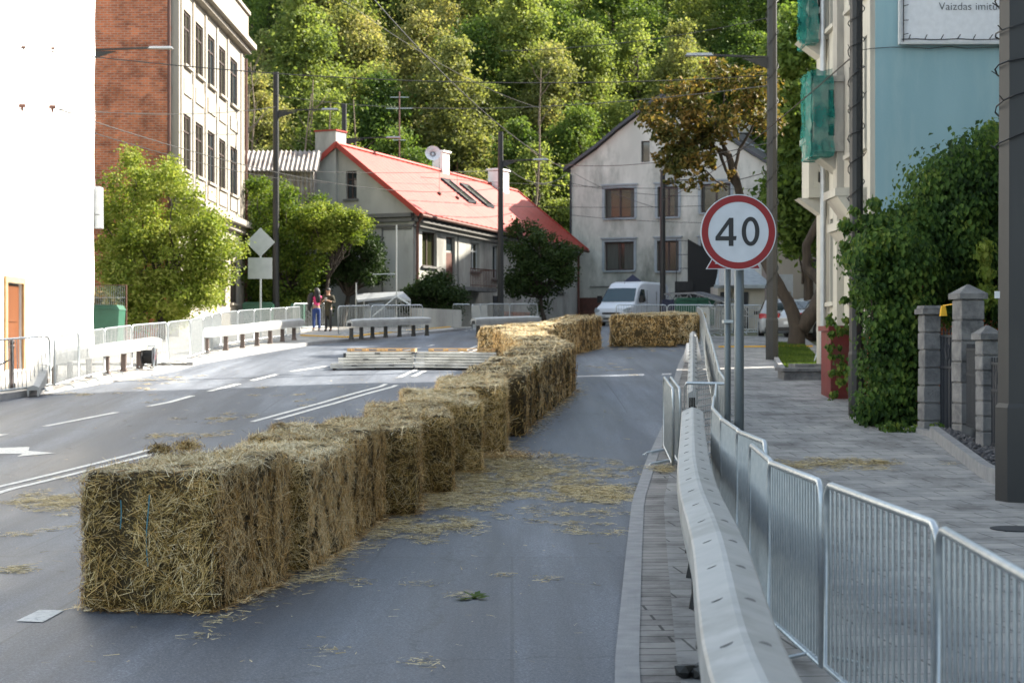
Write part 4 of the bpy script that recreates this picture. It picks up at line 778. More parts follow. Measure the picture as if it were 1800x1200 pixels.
rb = [((1.64, 4.85), (1.765, 7.05), 'nearest crowd barrier panel at the bottom right corner of the picture'), ((1.785, 7.12), (1.70, 9.22), 'second crowd barrier panel from the camera on the right, beside the near guardrail'), ((1.69, 9.30), (1.64, 10.85), 'third crowd barrier panel from the camera on the right'),
      ((1.66, 10.9), (1.78, 12.7), 'fourth crowd barrier panel from the camera on the right, just before the kink'), ((1.93, 12.95), (1.93, 14.6), 'fifth crowd barrier panel from the camera on the right, in front of the 40 sign'), ((1.95, 14.65), (2.05, 16.7), 'sixth crowd barrier panel from the camera on the right, at the 40 sign'),
      ((2.06, 16.75), (2.22, 18.9), 'seventh crowd barrier panel from the camera on the right'), ((2.23, 18.95), (2.5, 21.1), 'eighth crowd barrier panel from the camera on the right'), ((2.52, 21.15), (2.78, 23.2), 'ninth crowd barrier panel from the camera on the right'),
      ((2.35, 23.4), (2.95, 23.25), 'short barrier panel set across the end of the near guardrail'), ((2.95, 23.5), (3.10, 25.6), 'tenth crowd barrier panel along the right pavement')]
for p, q, lab in rb: barrier(p, q, lab, RB, .1)
chain([(3.12, 25.7), (3.35, 28), (4.35, 38), (5.3, 47), (6.1, 55), (6.5, 60)], RB, 'crowd barrier on the right pavement beyond the 40 sign, %s of that stretch', 0, .1, world=True)
chain([(6.6, 60.5), (7.6, 63.5), (9.0, 64.2), (10.2, 64.2)], 'crowd barriers closing the far end of the pavement', '%s barrier from the left in the run closing the far pavement', 0, .1, world=True)
for k, dx in ((0, 0), (1, .09)): barrier((2.13 + dx, 22.6), (2.20 + dx, 24.7), ('left', 'right')[k] + ' one of two crowd barriers standing back to back at the kerb', 'pair of crowd barriers at the kerb', .08)
LB = 'crowd barriers along the left pavement'
chain([(-60, 703), (0, 692), (92, 683)], LB, 'sunlit crowd barrier at the left edge by the orange door, %s from the left', 0, .1, world=False)
chain([(96, 684), (160, 665), (230, 650), (300, 640), (345, 630), (385, 612), (440, 602), (528, 590)], LB, 'sunlit crowd barrier behind the left guardrails, %s from the near end', 0, .06)
chain([(595, 590), (612, 588), (745, 585)], 'crowd barriers behind the middle guardrail', 'crowd barrier behind the middle guardrail, %s from the left', 0, .09)
chain([(796, 580), (828, 580)], 'crowd barriers behind the farthest guardrail', 'crowd barrier standing left of the farthest guardrail, %s one', 0, .06)
chain([(830, 582), (860, 578), (946, 576)], 'crowd barriers behind the farthest guardrail', 'crowd barrier behind the farthest guardrail, %s from the left', 0, .06)
chain([(4.4, 72), (7.6, 72.0), (10.2, 70)], 'crowd barriers in front of the van', 'crowd barrier between the van and the straw bales, %s from the left', 0, .03, world=True)
chain([(-9.1, 71.2), (-8.0, 73.5)], LB, 'crowd barrier behind the two standing people, %s one', 0, .09, world=True)
# ---------------------------------------------------------------- guardrails
PR = [(-.135, -.13), (-.150, .0), (-.142, .088), (-.132, .098), (-.012, .142), (.012, .142), (.132, .098), (.142, .088), (.150, .0), (.135, -.13), (.10, -.13), (.10, .02), (-.10, .02), (-.10, -.13)]
def guardrail(pl, lab, z=.1, h=.70, posts=1.4, grp='guardrails along the street', drop=None, brown='postbrown', slots=True, p0=.5, wk=1.0):
    P_ = [Vector((q[0], q[1], 0)) for q in pl]; d = [0]
    if drop is None and len(P_) > 2:                     # smooth the plan of the beam
        E_ = [P_[0] * 2 - P_[1]] + P_ + [P_[-1] * 2 - P_[-2]]; P_ = [.5 * ((2 * E_[i + 1]) + (E_[i + 2] - E_[i]) * u + (2 * E_[i] - 5 * E_[i + 1] + 4 * E_[i + 2] - E_[i + 3]) * u * u + (-E_[i] + 3 * E_[i + 1] - 3 * E_[i + 2] + E_[i + 3]) * u ** 3) for i in range(len(E_) - 3) for u in (0, .2, .4, .6, .8)] + [P_[-1]]
    for a, b in zip(P_[:-1], P_[1:]): d.append(d[-1] + (b - a).length)
    tot = d[-1]
    def at_(s_):
        s_ = max(0, min(tot, s_)); i = max(0, min(len(P_) - 2, int(np.searchsorted(d, s_, side='right') - 1))); u = (s_ - d[i]) / (d[i + 1] - d[i]); q = P_[i].lerp(P_[i + 1], u); q.z = g(q.y) + z; return q
    t = thing('guardrail', lab, 'guardrail', tuple(at_(0)), 0, grp); n = int(tot / .5) + 1; vs = []; fs = []; K = len(PR); sm = MB()
    for i in range(n + 1):
        s_ = tot * i / n; p = at_(s_); e = (at_(min(tot, s_ + .6)) - at_(max(0, s_ - .6))); e.z = 0; e.normalize(); sd_ = Vector((e.y, -e.x, 0))
        hh = h if drop is None else h * min(1, max(.12, s_ / drop)); en = min(1, .8 + s_ * .6, .8 + (tot - s_) * .6)
        for a, b in PR: vs.append(p + sd_ * a * wk * en + Vector((0, 0, hh + b * en)))
    for i in range(n):
        for j in range(K): fs.append((i * K + j, i * K + (j + 1) % K, (i + 1) * K + (j + 1) % K, (i + 1) * K + j))
    fs += [tuple(range(K)), tuple(range(n * K, n * K + K))]; sm.add(vs, fs)
    if slots:
        sm.k = 1; s_ = .3; k = 0
        while s_ < tot - .2:
            p = at_(s_); e = (at_(s_ + .3) - at_(s_ - .3)).normalized(); sd_ = Vector((e.y, -e.x, 0)).normalized(); up = Vector((0, 0, 1))
            for sg in (-1, 1):
                a0 = p + sd_ * sg * .065 + up * (h + .1195); vs = []
                for j in range(8): an = j * math.pi / 4; vs.append(a0 + (e * .8 + sd_ * .25) * .048 * math.cos(an) + (sd_ * sg - up * .41) * .022 * math.sin(an))
                sm.poly(vs, (0, 0, .0035))
            k += 1; s_ += 1.0
    b_ = build('beam', sm, ['rail', 'slot'], t)
    s_ = p0 if drop is None else drop
    while s_ < tot:
        p = at_(s_); sm = MB(); e = (at_(s_ + .3) - at_(s_ - .3)); an = math.atan2(e.y, e.x); sm.box((p.x, p.y, p.z + h / 2 - .08), (.07, .12, h - .16), an); sm.box((p.x, p.y, p.z + .05), (.10, .16, .10), an, .75); build('post', sm, brown, t); s_ += posts
    return t
guardrail([(.72, 4.5), (.81, 6), (1.09, 9), (1.32, 12), (1.60, 15), (1.91, 18), (2.40, 22.7)], 'long pale guardrail at the right kerb running up from the bottom of the picture', posts=1.55, brown='post', p0=1.2)
guardrail([(2.66, 25.2), (3.6, 34), (4.62, 43.6)], 'pale guardrail on the right pavement beyond the first, seen end on', posts=1.6, brown='post', p0=.3, wk=.55)
def gp(px, py): q = G(px, py, .1); return (q.x, q.y)
guardrail([gp(58, 690), gp(102, 672), gp(131, 666), gp(160, 661), gp(211, 652), gp(277, 640)], 'sunlit white guardrail by the white building, its near end sloping to the ground', z=.06, h=.60, posts=1.15, drop=1.3, slots=False)
guardrail([gp(352, 622), gp(430, 611), gp(530, 596)], 'sunlit guardrail left of the two standing people', z=.1, h=.58, posts=1.5, slots=False)
guardrail([gp(614, 597), gp(660, 594), gp(754, 590)], 'grey guardrail right of the two standing people', z=.1, h=.56, posts=.78, brown='post', slots=False, p0=.15)
guardrail([gp(832, 589), gp(945, 584)], 'shorter grey guardrail in front of the dark shrub by the red-roofed house', z=.06, h=.55, posts=.8, brown='post', slots=False, p0=.3)
# white plastic wedge lying by the second guardrail
m = MB(); q = Vector((4.66, 44.1, g(44.1) + .1)); m.box((q.x, q.y, q.z + .25), (.35, .8, .5), .1, .6); m.sphere((q.x, q.y - .3, q.z + .52), (.12, .25, .22), 10, 7); tag(build('wrapped_end_cap', m, 'white', smooth=True), 'white plastic-wrapped lump at the far guardrail end', 'cover')
# ---------------------------------------------------------------- ramp
M['rampgrey'] = pm('ramp_board_grey', (.56, .56, .54), (.44, .44, .42), 5, .5, .1, grime=(.30, .30, .28))
rp = thing('race_ramp', 'low white two-part ramp of stacked stage boards lying across the left lane', 'ramp', tuple(G(727, 650)))
y0 = G(727, 650).y; 
for sgn, xa, xb, ya, yb in ((-1, W(583, 0, y0).x, W(727, 0, y0).x, y0 - .3, y0 - .0), (1, W(729, 0, y0).x, W(872, 0, y0).x, y0 + .0, y0 - .35)):
    for k in range(3):
        m = MB(); z = .06 + k * .135; d = k * .34; sh_ = .16 * k * (1 if sgn < 0 else 0)
        for r_ in (0, .0675): m.poly([(xa + sh_, ya + d, g(ya) + z + r_), (xb, yb + d, g(yb) + z + r_), (xb, yb + d + .34, g(yb) + z + r_), (xa + sh_, ya + d + .34, g(ya) + z + r_)], (0, 0, .050))
        build('board', m, 'rampgrey', rp)
        m = MB()
        for u in (.25, .7): x = xa + sh_ + (xb - xa) * (u + .05 * k); yy = ya + (yb - ya) * u + d; m.bb((x, yy - .012, g(yy) + z + .045), (x + .14, yy - .002, g(yy) + z + .075))
        build('handle_slot', m, 'black', rp)
    m = MB()
    for u in (.02, .5, .96): x = xa + (xb - xa) * u; yy = ya + (yb - ya) * u + .1; m.bb((x, yy, g(yy)), (x + .06, yy + .5, g(yy) + .06))
    build('foot', m, 'iron', rp)
    for u in (0, .5):
        m = MB(); px0 = xa + .3 + (xb - xa - .3) * u; px1 = px0 + (xb - xa - .3) * .49; yy = (ya + yb) / 2 + 1.02
        for k in range(5): m.bb((px0, yy + k * .2, g(yy) + .475), (px1, yy + k * .2 + .13, g(yy) + .495))
        for k in range(3): x = px0 + (px1 - px0 - .1) * k / 2; m.bb((x, yy, g(yy) + .435), (x + .1, yy + .93, g(yy) + .472))
        m.bb((px0, yy, g(yy) + .412), (px1, yy + .93, g(yy) + .432)); build('pallet', m, 'pallet', rp)
    m = MB(); m.bb((xa + .2, (ya + yb) / 2 + 1.06, g(y0)), (xb - .1, (ya + yb) / 2 + 1.95, g(y0) + .41)); build('support', m, 'iron', rp)
# ---------------------------------------------------------------- road sign
sg = thing('speed_limit_sign', 'round red-rimmed speed limit sign reading 40 on a grey pole', 'road sign', (2.10, 16.1, .1))
cx, cy, cz, Rr = W(1296, 0, 16.1).x, 16.02, W(0, 409, 16.1).z, .355
def disc(r, y, th, n=64, sx=1, sy=1, x0=0, z0=0): return [(cx + x0 + r * sx * math.cos(2 * math.pi * i / n), y, cz + z0 + r * sy * math.sin(2 * math.pi * i / n)) for i in range(n)]
m = MB(); m.poly(disc(Rr, cy, 0), (0, .02, 0)); pl = build('plate', m, 'signwhite', sg)
def ring(r1, r2, y, th, mat, nm, n=64, sx=1, sy=1, x0=0, z0=0, par=None, s2=None):
    m = MB(); a = disc(r1, y, 0, n, sx, sy, x0, z0); b = disc(r2, y, 0, n, *(s2 or (sx, sy)), x0, z0); n_ = n
    m.add(a + b, [(i, (i + 1) % n_, n_ + (i + 1) % n_, n_ + i) for i in range(n_)]); a2 = [(x, yy + th, z) for x, yy, z in a]; m.add(a + a2, [(i, (i + 1) % n_, n_ + (i + 1) % n_, n_ + i) for i in range(n_)])
    b2 = [(x, yy + th, z) for x, yy, z in b]; m.add(b + b2, [(i, (i + 1) % n_, n_ + (i + 1) % n_, n_ + i) for i in range(n_)]); return build(nm, m, mat, par or pl)
ring(Rr * .972, Rr * .80, cy - .003, .002, 'red', 'red_rim')
k = Rr / 265.0
def Pz(x, y): return (cx + (x - 383) * k, cy - .003, cz - (y - 275) * k)
m = MB(); o4 = [(318, 175), (348, 175), (348, 303), (370, 303), (366, 332), (348, 332), (348, 372), (315, 372), (315, 334), (222, 334), (222, 308)]; i4 = [(315, 222), (315, 304), (256, 304)]
lo = [[Vector((x, y, 0)) for x, y in o4], [Vector((x, y, 0)) for x, y in i4]]; tr_ = tessellate_polygon(lo); m.add([Pz(v.x, v.y) for l in lo for v in l], [tuple(t) for t in tr_]); build('numeral', m, 'black', pl)
ring(1, 1, cy - .003, .002, 'black', 'numeral', 40, .235 * Rr, .385 * Rr, 85 * k, 5 * k, s2=(.12 * Rr, .275 * Rr))
m = MB(); m.tube([(cx + .02, 16.12, .0), (cx + .02, 16.12, cz + .3)], .045, 14); build('pole', m, 'polegrey', sg, smooth=True)
m = MB()
for z in (-.2, .2): m.bb((cx - .06, 16.045, cz + z - .015), (cx + .1, 16.19, cz + z + .015))
build('bracket', m, 'steel', sg)
s2 = thing('warning_sign', 'triangular red and white warning sign mostly hidden behind the 40 sign', 'road sign', (W(1279, 0, 17.6).x, 17.6, .1))
X2 = W(1279, 0, 17.6).x; zt = W(0, 473, 17.5).z
m = MB(); r_ = .02; tri = [(X2 - .235, zt), (X2 + .33, zt), (X2 + .048, zt + .49)]; m.poly([(x, 17.5, z) for x, z in tri], (0, .02, 0)); p2 = build('plate', m, 'signwhite', s2)
m = MB(); c_ = (X2 + .048, zt + .163); 
def shr(s_): return [(c_[0] + (x - c_[0]) * s_, 17.497, c_[1] + (z - c_[1]) * s_) for x, z in tri]
a, b = shr(.95), shr(.68); m.add(a + b, [(i, (i + 1) % 3, 3 + (i + 1) % 3, 3 + i) for i in range(3)]); build('red_border', m, 'red', p2)
m = MB(); m.tube([(X2, 17.6, 0), (X2, 17.6, zt + .6)], .033, 12); build('pole', m, 'polegrey', s2, smooth=True); m = MB(); m.bb((X2 - .05, 17.53, zt - .55), (X2 + .05, 17.66, zt - .52)); build('bracket', m, 'steel', s2)
# backs of signs on the left
bs = thing('sign_post', 'grey backs of a diamond sign and a square plate on one pole', 'road sign', tuple(G(458, 592, .1)))
q = G(458, 592, .1); zc = W(0, 426, q.y).z; xx = q.x; d = .52
m = MB(); m.poly([(xx - d, q.y - .05, zc), (xx, q.y - .05, zc - d), (xx + d, q.y - .05, zc), (xx, q.y - .05, zc + d)], (0, .02, 0)); build('diamond_plate', m, 'signback', bs)
z0 = W(0, 490, q.y).z; z1 = W(0, 453, q.y).z; m = MB(); m.bb((xx - .44, q.y - .05, z0), (xx + .42, q.y - .03, z1)); build('square_plate', m, 'signback', bs)
m = MB(); m.tube([(xx, q.y, q.z - .1), (xx, q.y, zc + .5)], .035, 10); build('pole', m, 'steel', bs)
# ---------------------------------------------------------------- lamp posts
def lamppost(x, y, zt, za, ax, lab, r=.11, wrap=None, arm=True, hexa=8, zb=None):
    zb = g(y) - .05 if zb is None else zb; t = thing('lamp_post' if arm else 'utility_pole', lab, 'lamp post' if arm else 'pole', (x, y, zb), 0, 'lamp posts along the street' if arm else None)
    m = MB(); m.tube([(x, y, zb), (x, y, zb + 1.2), (x, y, zb + 1.25), (x, y, zt)], [r * 1.12, r * 1.12, r, r * .82], hexa); build('pole', m, 'post', t)
    if arm:
        m = MB(); m.poly([(x, y - .03, za), (x + (ax - x) * .42, y - .03, za), (x, y - .03, za - .32)], (0, .06, 0)); m.beam((x, y, za + .03), (ax, y, za + .10), .07, .055); build('arm', m, 'post', t)
        m = MB(); s_ = 1 if ax > x else -1; m.box((ax + s_ * .05, y, za + .10), (.75, .24, .07), 0, .85); build('lamp_head', m, 'greymetal', t)
    if wrap:
        m = MB(); pts = []; z = wrap[0]; a = 0; rr = r * 1.04 + .012
        rw = random.Random(int(x * 10))
        while z < zt: pts.append((x + rr * math.cos(a), y + rr * math.sin(a), z + .03 * math.sin(a * 1.3))); a += .5; z += wrap[1] * .5 / 6.283
        m.tube(pts, .010, 4)
        for k in range(0, len(pts), 5): p = pts[k]; m.tube([p, (p[0] * 1.0 + (p[0] - x) * .25, p[1] + (p[1] - y) * .25, p[2] + .05)], .007, 4)
        build('cable', m, 'cable', t); m = MB()
    return t
lp = lamppost(5.80, 19.5, 12, 11.2, 3.0, 'thick dark lamp post at the right edge wrapped in fairy light cable', .25, (4.0, .42), zb=0, hexa=8)
m = MB(); q = W(1753, 518, 19.5 - .262); m.bb((q.x - .03, 19.5 - .262, q.z - .04), (q.x + .03, 19.5 - .258, q.z + .04)); build('sticker', m, 'white', lp)
lamppost(5.95, 29.5, 13, 0, 0, 'dark utility pole wrapped in cable in front of the balconies and creeper', .125, (4.2, .50), arm=False, hexa=10)
q = W(1357, 103, 45.5); lamppost(q.x, 45.5, 14, q.z, W(1232, 0, 45.5).x, 'tall brown-grey lamp post just right of the 40 sign', .15, (3, .9))
for px, top, ay, ax, Y, lab in ((485, 127, 196, 578, 75, 'dark lamp post beside the brick building above the trees'), (605, 183, 245, 690, 85, 'dark lamp post in front of the red house gable'), (880, 232, 284, 948, 82, 'dark lamp post in front of the red-roofed house wall'), (1165, 300, 319, 1228, 86, 'dark lamp post behind the white van')):
    q = W(px, top, Y); lamppost(q.x, Y, q.z, W(0, ay, Y).z, W(ax, 0, Y).x, lab, .15)
q = W(150, 90, 52); lamppost(-13.0, 52, q.z + .8, q.z, W(280, 0, 52).x, 'lamp arm reaching out from behind the white building in front of red brick', .12)
# bollard, chain
bo = thing('bollard', 'slim dark bollard with a ball top at the left kerb end', 'bollard', tuple(G(21, 684, .12))); q = G(21, 684, .12)
m = MB(); m.tube([q, q + Vector((0, 0, .12)), q + Vector((0, 0, .13)), q + Vector((0, 0, .82)), q + Vector((0, 0, .83)), q + Vector((0, 0, .90))], [.07, .07, .045, .04, .055, .05], 12); m.sphere(q + Vector((0, 0, .95)), .06, 10, 6); build('post', m, 'postbrown', bo, smooth=True)
m = MB(); m.tube([q + Vector((-1.5 * u, .1 * u, .62 - .55 * u * (2 - u) * .5 - .1 * math.sin(u * 3))) for u in np.linspace(0, 1, 9)], .018, 5); build('chain', m, 'iron', bo)
# cable reel under the first guardrail
q = G(261, 645, .1); cr = thing('cable_reel', 'dark cable reel with a red hub under the end of the first guardrail', 'cable reel', tuple(q)); m = MB()
m.tube([q + Vector((-.12, 0, .25)), q + Vector((.12, 0, .25))], .17, 16); build('drum', m, 'rubber', cr)
for s_ in (-.14, .12): build('flange', MB().tube([q + Vector((s_, -.02, .25)), q + Vector((s_ + .02, -.02, .25))], .24, 18), 'iron', cr)
m = MB(); m.tube([q + Vector((.145, -.02, .25)), q + Vector((.16, -.02, .25))], .08, 12); build('hub', m, 'red', cr); m = MB()
for s_ in (-.17, .17): m.beam(q + Vector((s_, -.25, .01)), q + Vector((s_, .25, .01)), .03, .03); m.beam(q + Vector((s_, -.2, .01)), q + Vector((s_, 0, .52)), .025, .025); m.beam(q + Vector((s_, .2, .01)), q + Vector((s_, 0, .52)), .025, .025)
m.beam(q + Vector((-.17, 0, .52)), q + Vector((.17, 0, .52)), .03, .03); build('stand', m, 'steel', cr)
# mesh site fence by the lime shrub
mf = thing('site_fence_panel', 'sunlit wire mesh site fence panel beside the lime green shrub', 'fence', (*W(190, 590, 52).xy, g(52)))
x0, x1, z0, z1 = W(157, 0, 52).x, W(222, 0, 52).x, g(52) + .1, W(0, 501, 52).z
m = MB(); m.tube([(x0, 52, z0), (x0, 52, z1), (x1, 52, z1), (x1, 52, z0)], .025, 6); build('frame', m, 'brown', mf); m = MB()
for i in range(1, 20): x = x0 + (x1 - x0) * i / 20; m.tube([(x, 52, z0), (x, 52, z1)], .004, 3, False)
for i in range(1, 5): z = z0 + (z1 - z0) * i / 5; m.tube([(x0, 52, z), (x1, 52, z)], .008, 3, False)
build('wire_mesh', m, 'steel', mf)
for px0, px1, Y, lab in ((-20, 38, 43.2, 'first'), (40, 130, 45.5, 'second')): pass
m = MB(); a, b = W(157, 520, 54), W(186, 520, 54); m.add([(a.x, 54, 1.5), (b.x + .25, 54, 1.5), (b.x - .05, 54, 3.2), (a.x, 54, 3.4), (a.x, 54.4, 1.5), (b.x + .25, 54.4, 1.5), (b.x - .05, 54.4, 3.2), (a.x, 54.4, 3.4)], [(0, 1, 2, 3), (4, 7, 6, 5), (1, 5, 6, 2), (3, 2, 6, 7)]); tag(build('broken_wall', m, 'stonefac'), 'stub of pale rendered wall behind the wire fence panel', 'wall')
def wastebin(x, y, w_, h, d, lab, z=None, nm='waste_container'):
    z = g(y) + .1 if z is None else z; t = thing(nm, lab, 'waste bin', (x, y, z)); m = MB(); m.box((x, y, z + h * .45), (w_ * .84, d * .84, h * .82), 0, 1.15); build('body', m, 'bin', t)
    m = MB(); m.poly([(x - w_ / 2, y - d / 2, z + h * .862), (x + w_ / 2, y - d / 2, z + h * .862), (x + w_ * .42, y - d / 2, z + h * .97), (x - w_ * .42, y - d / 2, z + h * .97)], (0, d, 0)); m.bb((x - w_ * .3, y - d / 2 - .05, z + h * .89), (x + w_ * .3, y - d / 2 - .003, z + h * .92)); build('lid', m, 'bin', t)
    m = MB()
    for sx in (-1, 1): m.tube([(x + sx * w_ * .36, y - d * .35, z + .07), (x + sx * w_ * .30, y - d * .35, z + .07)], .07, 8)
    build('wheel', m, 'rubber', t)
wastebin(W(181, 0, 51).x, 51.2, 1.1, 1.35, .9, 'dark green waste container behind the barriers by the wire fence')
wastebin(W(452, 0, 74).x, 74.5, 1.35, 1.15, .9, 'dark green waste container by the shaded trees near the diamond sign')
wastebin(W(524, 0, 73).x, 73, .58, 1.1, .6, 'small green wheelie bin left of the standing people', nm='wheelie_bin')
for i, px in enumerate((1205, 1238)): wastebin(W(px, 0, 78).x, 78 + i * .2, 1.0, 1.35, .9, 'dark green waste container right of the van, %s of two' % ('left', 'right')[i])
# light stage frame right of the van
st = thing('stage_truss', 'grey aluminium stage truss with diagonal braces right of the van', 'truss', (*W(1218, 560, 79).xy, g(79)))
a, b, c, d = W(1168, 517, 82), W(1220, 515, 80), W(1268, 530, 76), W(1345, 545, 76)
m = MB()
for p, q in ((a, b), (b, c), (c, d)):
    dn = Vector((0, 0, -.42)); m.beam(p, q, .06, .08); m.beam(p + dn, q + dn, .05, .05); n = 3
    for i in range(n): u, v = p.lerp(q, i / n), p.lerp(q, (i + 1) / n); m.beam(u + dn, u.lerp(v, .5), .035, .035); m.beam(u.lerp(v, .5), v + dn, .035, .035)
build('truss_beam', m, 'greymetal', st)
for p in (a, b, c, d): m = MB(); m.beam(p, Vector((p.x, p.y, g(p.y))), .06, .06); build('leg', m, 'iron', st)
m = MB(); m.add([a + Vector((0, 0, .06)), b + Vector((0, 0, .06)), b + Vector((.6, 1.6, .1)), a + Vector((.3, 1.6, .1))], [(0, 1, 2, 3)]); m.add([b + Vector((0, 0, .06)), c + Vector((0, 0, .06)), c + Vector((.9, 1.4, .1)), b + Vector((.6, 1.6, .1))], [(0, 1, 2, 3)]); build('deck', m, 'iron', st)
m = MB(); q = W(1182, 545, 80); m.bb((q.x - .45, 80.2, 2.4), (q.x + .4, 80.8, q.z + .5)); tag(build('covered_crate', m, 'canopy'), 'dark blue covered crate under the stage truss', 'crate')
# pop-up tent behind van
q = W(1112, 482, 95); tt = thing('pop_up_tent', 'dark blue pop-up tent whose peak shows above the white van', 'tent', (q.x, 95, g(95)))
m = MB(); e = 1.2; zb = W(0, 510, 95).z - .3; pk = (q.x, 95, q.z); cs = [(q.x - e, 95 - e, zb), (q.x + e, 95 - e, zb), (q.x + e, 95 + e, zb), (q.x - e, 95 + e, zb)]; md = [(q.x - .45, 94.55, q.z - .38), (q.x + .45, 94.55, q.z - .38), (q.x + .45, 95.45, q.z - .38), (q.x - .45, 95.45, q.z - .38)]
m.add([pk] + md + cs, [(0, 1 + i, 1 + (i + 1) % 4) for i in range(4)] + [(1 + i, 5 + i, 5 + (i + 1) % 4, 1 + (i + 1) % 4) for i in range(4)])
for i in range(4): p, r_ = cs[i], cs[(i + 1) % 4]; m.add([p, r_, (r_[0], r_[1], zb - .25), (p[0], p[1], zb - .25)], [(0, 1, 2, 3)])
build('canopy', m, 'canopy', tt)
for p in cs: m = MB(); m.beam(p, (p[0], p[1], g(95)), .04, .04); build('leg', m, 'steel', tt)
# open steel shelter left of the red house
ss = thing('steel_shelter', 'open steel shelter frame with a pale flat roof behind the middle barriers', 'shelter', (*W(665, 560, 77).xy, g(77)))
m = MB(); a, b = W(627, 520, 77), W(708, 516, 77); m.poly([a, b, W(722, 530, 76), W(697, 524, 76), W(628, 531, 76)], (0, 0, .10)); build('roof_sheet', m, 'signback', ss)
for px, tp in ((626, 497), (697, 395), (721, 528), (640, 530)):
    p = W(px, tp, 76.2); m = MB(); m.tube([(p.x, p.y, g(76)), p], .035, 6); build('pole', m, 'steel', ss)
m = MB(); m.beam(W(697, 520, 76), W(650, 560, 76), .05, .05); m.beam(W(697, 520, 76), W(721, 535, 76), .06, .08); m.beam(W(655, 482, 76.2), W(697, 481, 76.2), .03, .03); build('brace', m, 'steel', ss)
m = MB(); p = W(668, 553, 80); m.box((p.x, 80, 3.0), (1.7, 1.2, .9), .1, .8); m.box((p.x - .2, 80, 3.6), (1.0, 1.0, .3), .1, .7); tag(build('stacked_sacks', m, 'signback'), 'pale covered pile under the steel shelter', 'covered pile')
m = MB(); p, r_ = W(722, 0, 74).x, W(812, 0, 78).x; m.poly([(p, 74.5, 2.2), (r_, 77.5, 2.2), (r_, 77.5, W(0, 545, 78).z), (p, 74.5, W(0, 540, 74).z)], (-.1, .4, 0)); tag(build('retaining_wall', m, 'grey'), 'low grey concrete retaining wall below the dark shrubs', 'wall')
m = MB(); p, r_ = W(350, 0, 68).x, W(420, 0, 70).x
# yellow cable ramps across pavement
for pts, lab in (([G(530, 590, .1), G(610, 593, .1), G(650, 588, .1), G(790, 575, .1)], 'thin yellow cable cover along the pavement beside the people'), ([Vector((6.3, 52, g(52) + .11)), Vector((9.2, 52.3, g(52.3) + .11))], 'yellow cable cover across the right pavement behind the 40 sign')):
    m = MB()
    for a, b in zip(pts[:-1], pts[1:]): m.beam(a + Vector((0, 0, .02)), b + Vector((0, 0, .02)), .12, .04)
    tag(build('cable_cover', m, 'yellow'), lab, 'cable cover')
# ---------------------------------------------------------------- fence, pillars, walls on the right
def pillar(x, y, w_, h, n, cap, lab, grp='stone fence pillars', pyr=True):
    t = thing('stone_pillar', lab, 'pillar', (x, y, g(y)), R(8), grp); rg_ = random.Random(int(x * 100)); bh = h / n
    m = MB(); 
    for i in range(n):
        j = rg_.uniform(-.006, .006); m.box((x + j, y, g(y) + bh * (i + .5)), (w_ + rg_.uniform(-.008, .008), w_, bh - .022), R(8))
        m.box((x, y, g(y) + bh * (i + 1) - .0), (w_ - .03, w_ - .03, .024), R(8))
    s_ = build('shaft', m, 'stone', t); bv = s_.modifiers.new('chamfer', 'BEVEL'); bv.width = .010; bv.segments = 1
    m = MB(); z = g(y) + h; m.box((x, y, z + .05), (w_ + .08, w_ + .08, .08), R(8)); 
    if pyr: m.box((x, y, z + .092 + cap / 2), (w_ + .08, w_ + .08, cap), R(8), .08)
    else: m.box((x, y, z + .12), (w_ + .04, w_ + .04, .05), R(8), .9)
    build('cap', m, 'stone', t)
pillar(6.60, 27.0, .27, 1.95, 7, .1, 'shorter flat-capped stone gate pillar at the edge of the creeper', pyr=False)
pillar(7.0, 26.2, .37, 2.22, 7, .14, 'tallest stone gate pillar with a pyramid cap, in the middle')
pillar(6.74, 24.2, .26, 1.72, 8, .12, 'lower stone fence pillar beside the dark lamp post')
pillar(6.9, 19.6, .33, 1.72, 8, .12, 'stone fence pillar hidden behind the thick lamp post')
m = MB(); q = W(1658, 548, 26.6); m.box((q.x, 26.6, q.z), (.10, .10, .13), 0, .7); m.box((q.x, 26.6, q.z + .08), (.06, .06, .03)); m.beam((q.x, 26.6, q.z + .10), (6.85, 26.3, q.z + .12), .015, .015); tag(build('gate_lantern', m, 'yellow'), 'small yellow gate lantern on the tallest stone pillar', 'lantern')
def ironpanel(p, q, z0, z1, lab, nm='iron_fence_panel', cat='fence'):
    p, q = Vector(p), Vector(q); t = thing(nm, lab, cat, (p.x, p.y, z0)); L_ = (q - p).length; n = int(L_ / .11); m = MB()
    for i in range(n + 1): x = p.lerp(q, i / n); m.beam((x.x, x.y, z0 + .05), (x.x, x.y, z1), .018, .018)
    build('bars', m, 'iron', t); m = MB()
    for f in (.0, .62, .93): zz_ = z0 + .08 + (z1 - z0 - .08) * f; m.beam((p.x, p.y, zz_), (q.x, q.y, zz_), .035, .04)
    build('rails', m, 'iron', t); m = MB(); d_ = (q - p).normalized(); k = int(L_ / .33)
    for i in range(k):
        c = p.lerp(q, (i + .5) / k); zc_ = z0 + (z1 - z0) * .78; pts = [(c.x + d_.x * .06 * math.cos(a), c.y + d_.y * .06 * math.cos(a) - .02, zc_ + .12 * math.sin(a)) for a in np.linspace(0, 2 * math.pi, 13)]; m.tube(pts, .010, 4, False)
    build('scrollwork', m, 'iron', t); m = MB(); m.beam((p.x, p.y + .03, (z0 + z1) / 2), (q.x, q.y + .03, (z0 + z1) / 2), .006, z1 - z0 - .2); build('backing_sheet', m, 'iron', t)
ironpanel((6.75, 26.9), (6.85, 26.45), g(26.6) + .1, g(26.6) + 1.75, 'narrow dark iron gate between the two gate pillars', 'iron_gate', 'gate')
ironpanel((6.92, 25.95), (6.78, 24.4), g(25) + .32, g(25) + 1.62, 'dark iron fence panel right of the tallest pillar')
